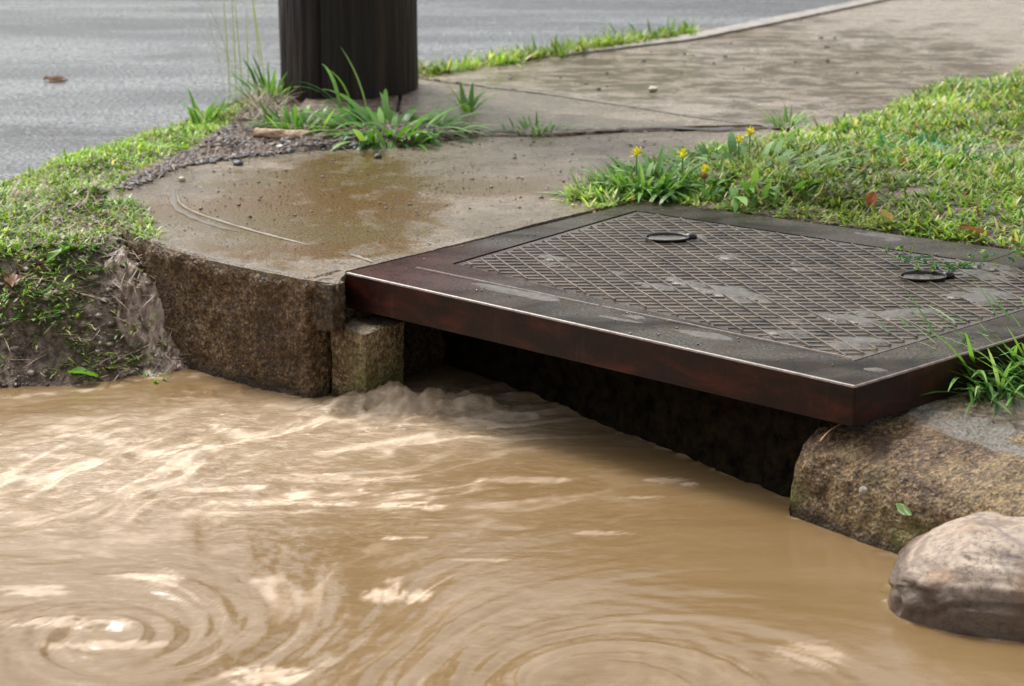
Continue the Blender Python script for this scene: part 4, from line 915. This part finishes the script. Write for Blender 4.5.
# leaf scrap and pale snail shell stuck on the right kerb: laid on its face
def on_kerb(px, py):
    # meet the kerb's front plane
    a = (px-512)/FPX; b = (343-py)/FPX; d = Vector((a, CP+SP*b, -SP+CP*b)); o_ = Vector((0, 0, CAMH)); nn = Vector((kn[0], kn[1], 0)); t = (Vector((kr0[0], kr0[1], 0))-o_).dot(nn)/d.dot(nn); return o_+d*t
pk = on_kerb(908, 508)+Vector((kn[0], kn[1], 0))*.010
lf = leaf("leaf_scrap", pk, .030, .013, math.atan2(kd[1], kd[0]), (.42, .62, .30), "pale green leaf scrap stuck to the kerb just above the boulder", seed=3); lf.rotation_euler = (1.1, .3, math.atan2(kd[1], kd[0]))
pk = on_kerb(866, 490)+Vector((kn[0], kn[1], 0))*.006
o = stones("shell", [np.zeros(3)], [.008], [(.40, .36, .29)], M_vc, "small pale snail shell stuck halfway up the right kerb", "shell", 90); o.location = pk; o.scale = (.8, .8, 1.5)
def stick(name, a, b, r, c, label):
    d = Vector(b)-Vector(a); L_ = d.length; bm = bmesh.new(); bmesh.ops.create_cone(bm, segments=6, radius1=r, radius2=r*.6, depth=L_, cap_ends=True)
    for v in bm.verts: v.co.z += L_/2
    bmesh.ops.subdivide_edges(bm, edges=[e for e in bm.edges if e.calc_length() > L_*.7], cuts=5)
    for v in bm.verts: v.co.x += .06*L_*math.sin(3.1*v.co.z/L_)
    M_ = mat_simple("straw_tone", c, .5); o = bm_obj(name, bm, M_); o.location = a; o.rotation_euler = d.to_track_quat('Z', 'Y').to_euler(); tag(o, label, "straw"); return o
k1 = on_kerb(824, 440)+Vector((kn[0], kn[1], 0))*.008; k2 = U3(846, 424, -.075)
stick("straw_stem", k1, (k2.x, k2.y, -.07), .0013, (.50, .30, .14), "short orange straw leaning on the kerb under the cover's front corner")
stick("straw_stem", U3(884, 410, -.052), U3(908, 388, -.045), .0016, (.50, .38, .14), "yellowish straw bridging kerb and cover side by the front corner")
# trailing weed over the right of the cover
tw = empty("trailing_weed", (*U(960, 262), LID_Z)); tag(tw, "thin trailing weed with small bluish green leaves creeping over the cover's back edge", "weed"); T0 = Vector(tw.location)
pts = [(1040, 248), (1015, 258), (990, 262), (972, 268), (955, 272), (940, 270), (925, 268), (905, 262), (893, 256)]
bm = bmesh.new(); pv = None
for i, (x, y) in enumerate(pts):
    p = U3(x, y, LID_Z+.008)-T0; p.z += .012*abs(math.sin(i*1.7)); rr = .0013
    r_ = [bm.verts.new(p+Vector((0, rr*math.cos(a), rr*math.sin(a)))) for a in (0, 2.1, 4.2)]
    if pv:
        for k in range(3): bm.faces.new((pv[k], r_[k], r_[(k+1) % 3], pv[(k+1) % 3]))
    pv = r_
bm_obj("stem", bm, M_stem, tw)
r = random.Random(4)
for i, (x, y) in enumerate(pts):
    for k in range(6):
        p = U3(x+r.uniform(-9, 9), y+r.uniform(-3, 3), LID_Z+.010)-T0; p.z += r.uniform(0, .02)
        c = r.choice([(.06, .20, .10), (.12, .28, .08), (.28, .40, .12), (.05, .14, .08)])
        l = leaf("leaf", p, .013, .008, r.uniform(0, 6.28), c, None, None, tilt=r.uniform(-.5, .8), seed=k); l.parent = tw
# curved mortar ridge and crack on the near slab
def ridge_line(name, pts, wd, hgt, z, mat, label=None, cat=None):
    P = smooth_line(W(pts), 8); t = np.gradient(P, axis=0); t /= np.hypot(*t.T)[:, None]; nn = np.column_stack([-t[:, 1], t[:, 0]]); V = []
    for i, p in enumerate(P):
        f = min(1, 6*i/len(P), 6*(len(P)-1-i)/len(P))*(1+.25*math.sin(i*1.3)); 
        for s_, h_ in ((-1, -.001), (-.5, .8), (.5, 1), (1, -.001)): V.append((p[0]+nn[i, 0]*wd*s_*f, p[1]+nn[i, 1]*wd*s_*f, z+hgt*h_*f))
    o = mesh_obj(name, np.array(V), grid_faces(4, len(P)), mat); tag(o, kind='structure'); return o
M_ridge = mat_simple("pale_mortar", (.17, .13, .08), .35, .3, 120, .001)
M_groove = mat_simple("mossy_groove", (.085, .062, .03), .3, .4, 90, .001)
ridge_line("mortar_ridge", [(178, 188), (180, 203), (198, 214), (238, 227), (278, 238), (312, 246)], .0026, .0022, .001, M_ridge)
ridge_line("mortar_groove", [(174, 188), (175, 206), (194, 218), (220, 227), (240, 232)], .006, .0006, .0008, M_groove)
ridge_line("mortar_ridge", [(350, 255), (362, 259), (374, 263)], .003, .003, .001, M_ridge)
ridge_line("joint", [(405, 76), (432, 81), (500, 89), (560, 97.5), (640, 109.5), (702, 119.5), (762, 127)], .0045, .0006, .0042, M_groove)
ridge_line("joint", [(432, 127), (470, 131), (545, 134), (600, 132), (660, 129), (720, 131), (790, 127)], .011, .0006, .0042, mat_simple("dark_crack", (.022, .014, .009), .5, .5, 90))

# muddy trickle running down between bank and kerb
tpoly = [U(x, y, z) for x, y, z in ((104, 236, -.01), (132, 238, -.01), (165, 256, -.03), (205, 268, -.05), (225, 372, -.21), (240, 386, WATER), (150, 388, WATER), (140, 350, -.17), (112, 310, -.11), (92, 268, -.05))]
tx0 = np.arange(min(p[0] for p in tpoly)-.02, max(p[0] for p in tpoly)+.02, .003); ty0 = np.arange(min(p[1] for p in tpoly)-.02, max(p[1] for p in tpoly)+.02, .003)
TX, TY = np.meshgrid(tx0, ty0); TP = np.column_stack([TX.ravel(), TY.ravel()]); td = -sdf(TP, tpoly)+.022*fbm(TP[:, 0]*30, TP[:, 1]*30, 4, 411)
wgx = TP[:, 0]+.03*fbm(TP[:, 0]*12, TP[:, 1]*12, 3, 415)
tz = bilin(TP)-.006+.016*sstep(-.005, .03, td)+.011*(ridged(wgx*34, TP[:, 1]*9, 4, 412)-.5)*sstep(0, .03, td)+.006*fbm(TP[:, 0]*70, TP[:, 1]*70, 3, 413)
Ft = grid_faces(len(tx0), len(ty0)); Ft = Ft[td[Ft].max(1) > -.004]; nn_, mm_ = len(tx0), len(ty0); V = np.column_stack([TP, tz])
MT = NM("muddy_trickle"); tn = MT.noise(70, 5, .65, .6, stretch=(1, .35, .35))
MTm = MT.fin(MT.ramp(tn, [(.38, (.05, .032, .022)), (.48, (.21, .145, .105)), (.60, (.42, .32, .25))]), .30, MT.bump(tn, .006, 1.0))
tag(mesh_obj("mud_trickle", V, Ft, MTm), "pinkish brown water trickling down between bank and kerb", "trickle", kind='stuff')

# beads of rain standing on the slab, the cover and the kerb top
M_bead = NM("rain_bead"); M_bead = M_bead.fin((.16, .15, .13), .05, None, spec=.9)
P2 = scatter(W([(112, 205), (160, 172), (300, 152), (480, 140), (700, 134), (640, 195), (345, 268), (300, 276), (200, 255)]), 1500); B1 = np.column_stack([P2, np.full(len(P2), .0006)])
P2 = scatter([(p.x, p.y) for p in q], 350); B2 = np.column_stack([P2, np.full(len(P2), LID_Z+.0008)]); B3 = np.concatenate([B1, B2])
B_, FB_, r_ = stone_mesh(0, 0, 3, None); sz = .0007+.0018*RNG.random(len(B3))**4; n_ = len(B3)
Vb = (B_[None]*np.array([1, 1, .6])*sz[:, None, None]+B3[:, None]).reshape(-1, 3); Fb = (FB_[None]+np.arange(n_)[:, None, None]*len(B_)).reshape(-1, 3)
tag(mesh_obj("raindrops", Vb, Fb, M_bead), "tiny beads of rain standing on wet concrete and iron", "raindrops", kind="stuff")
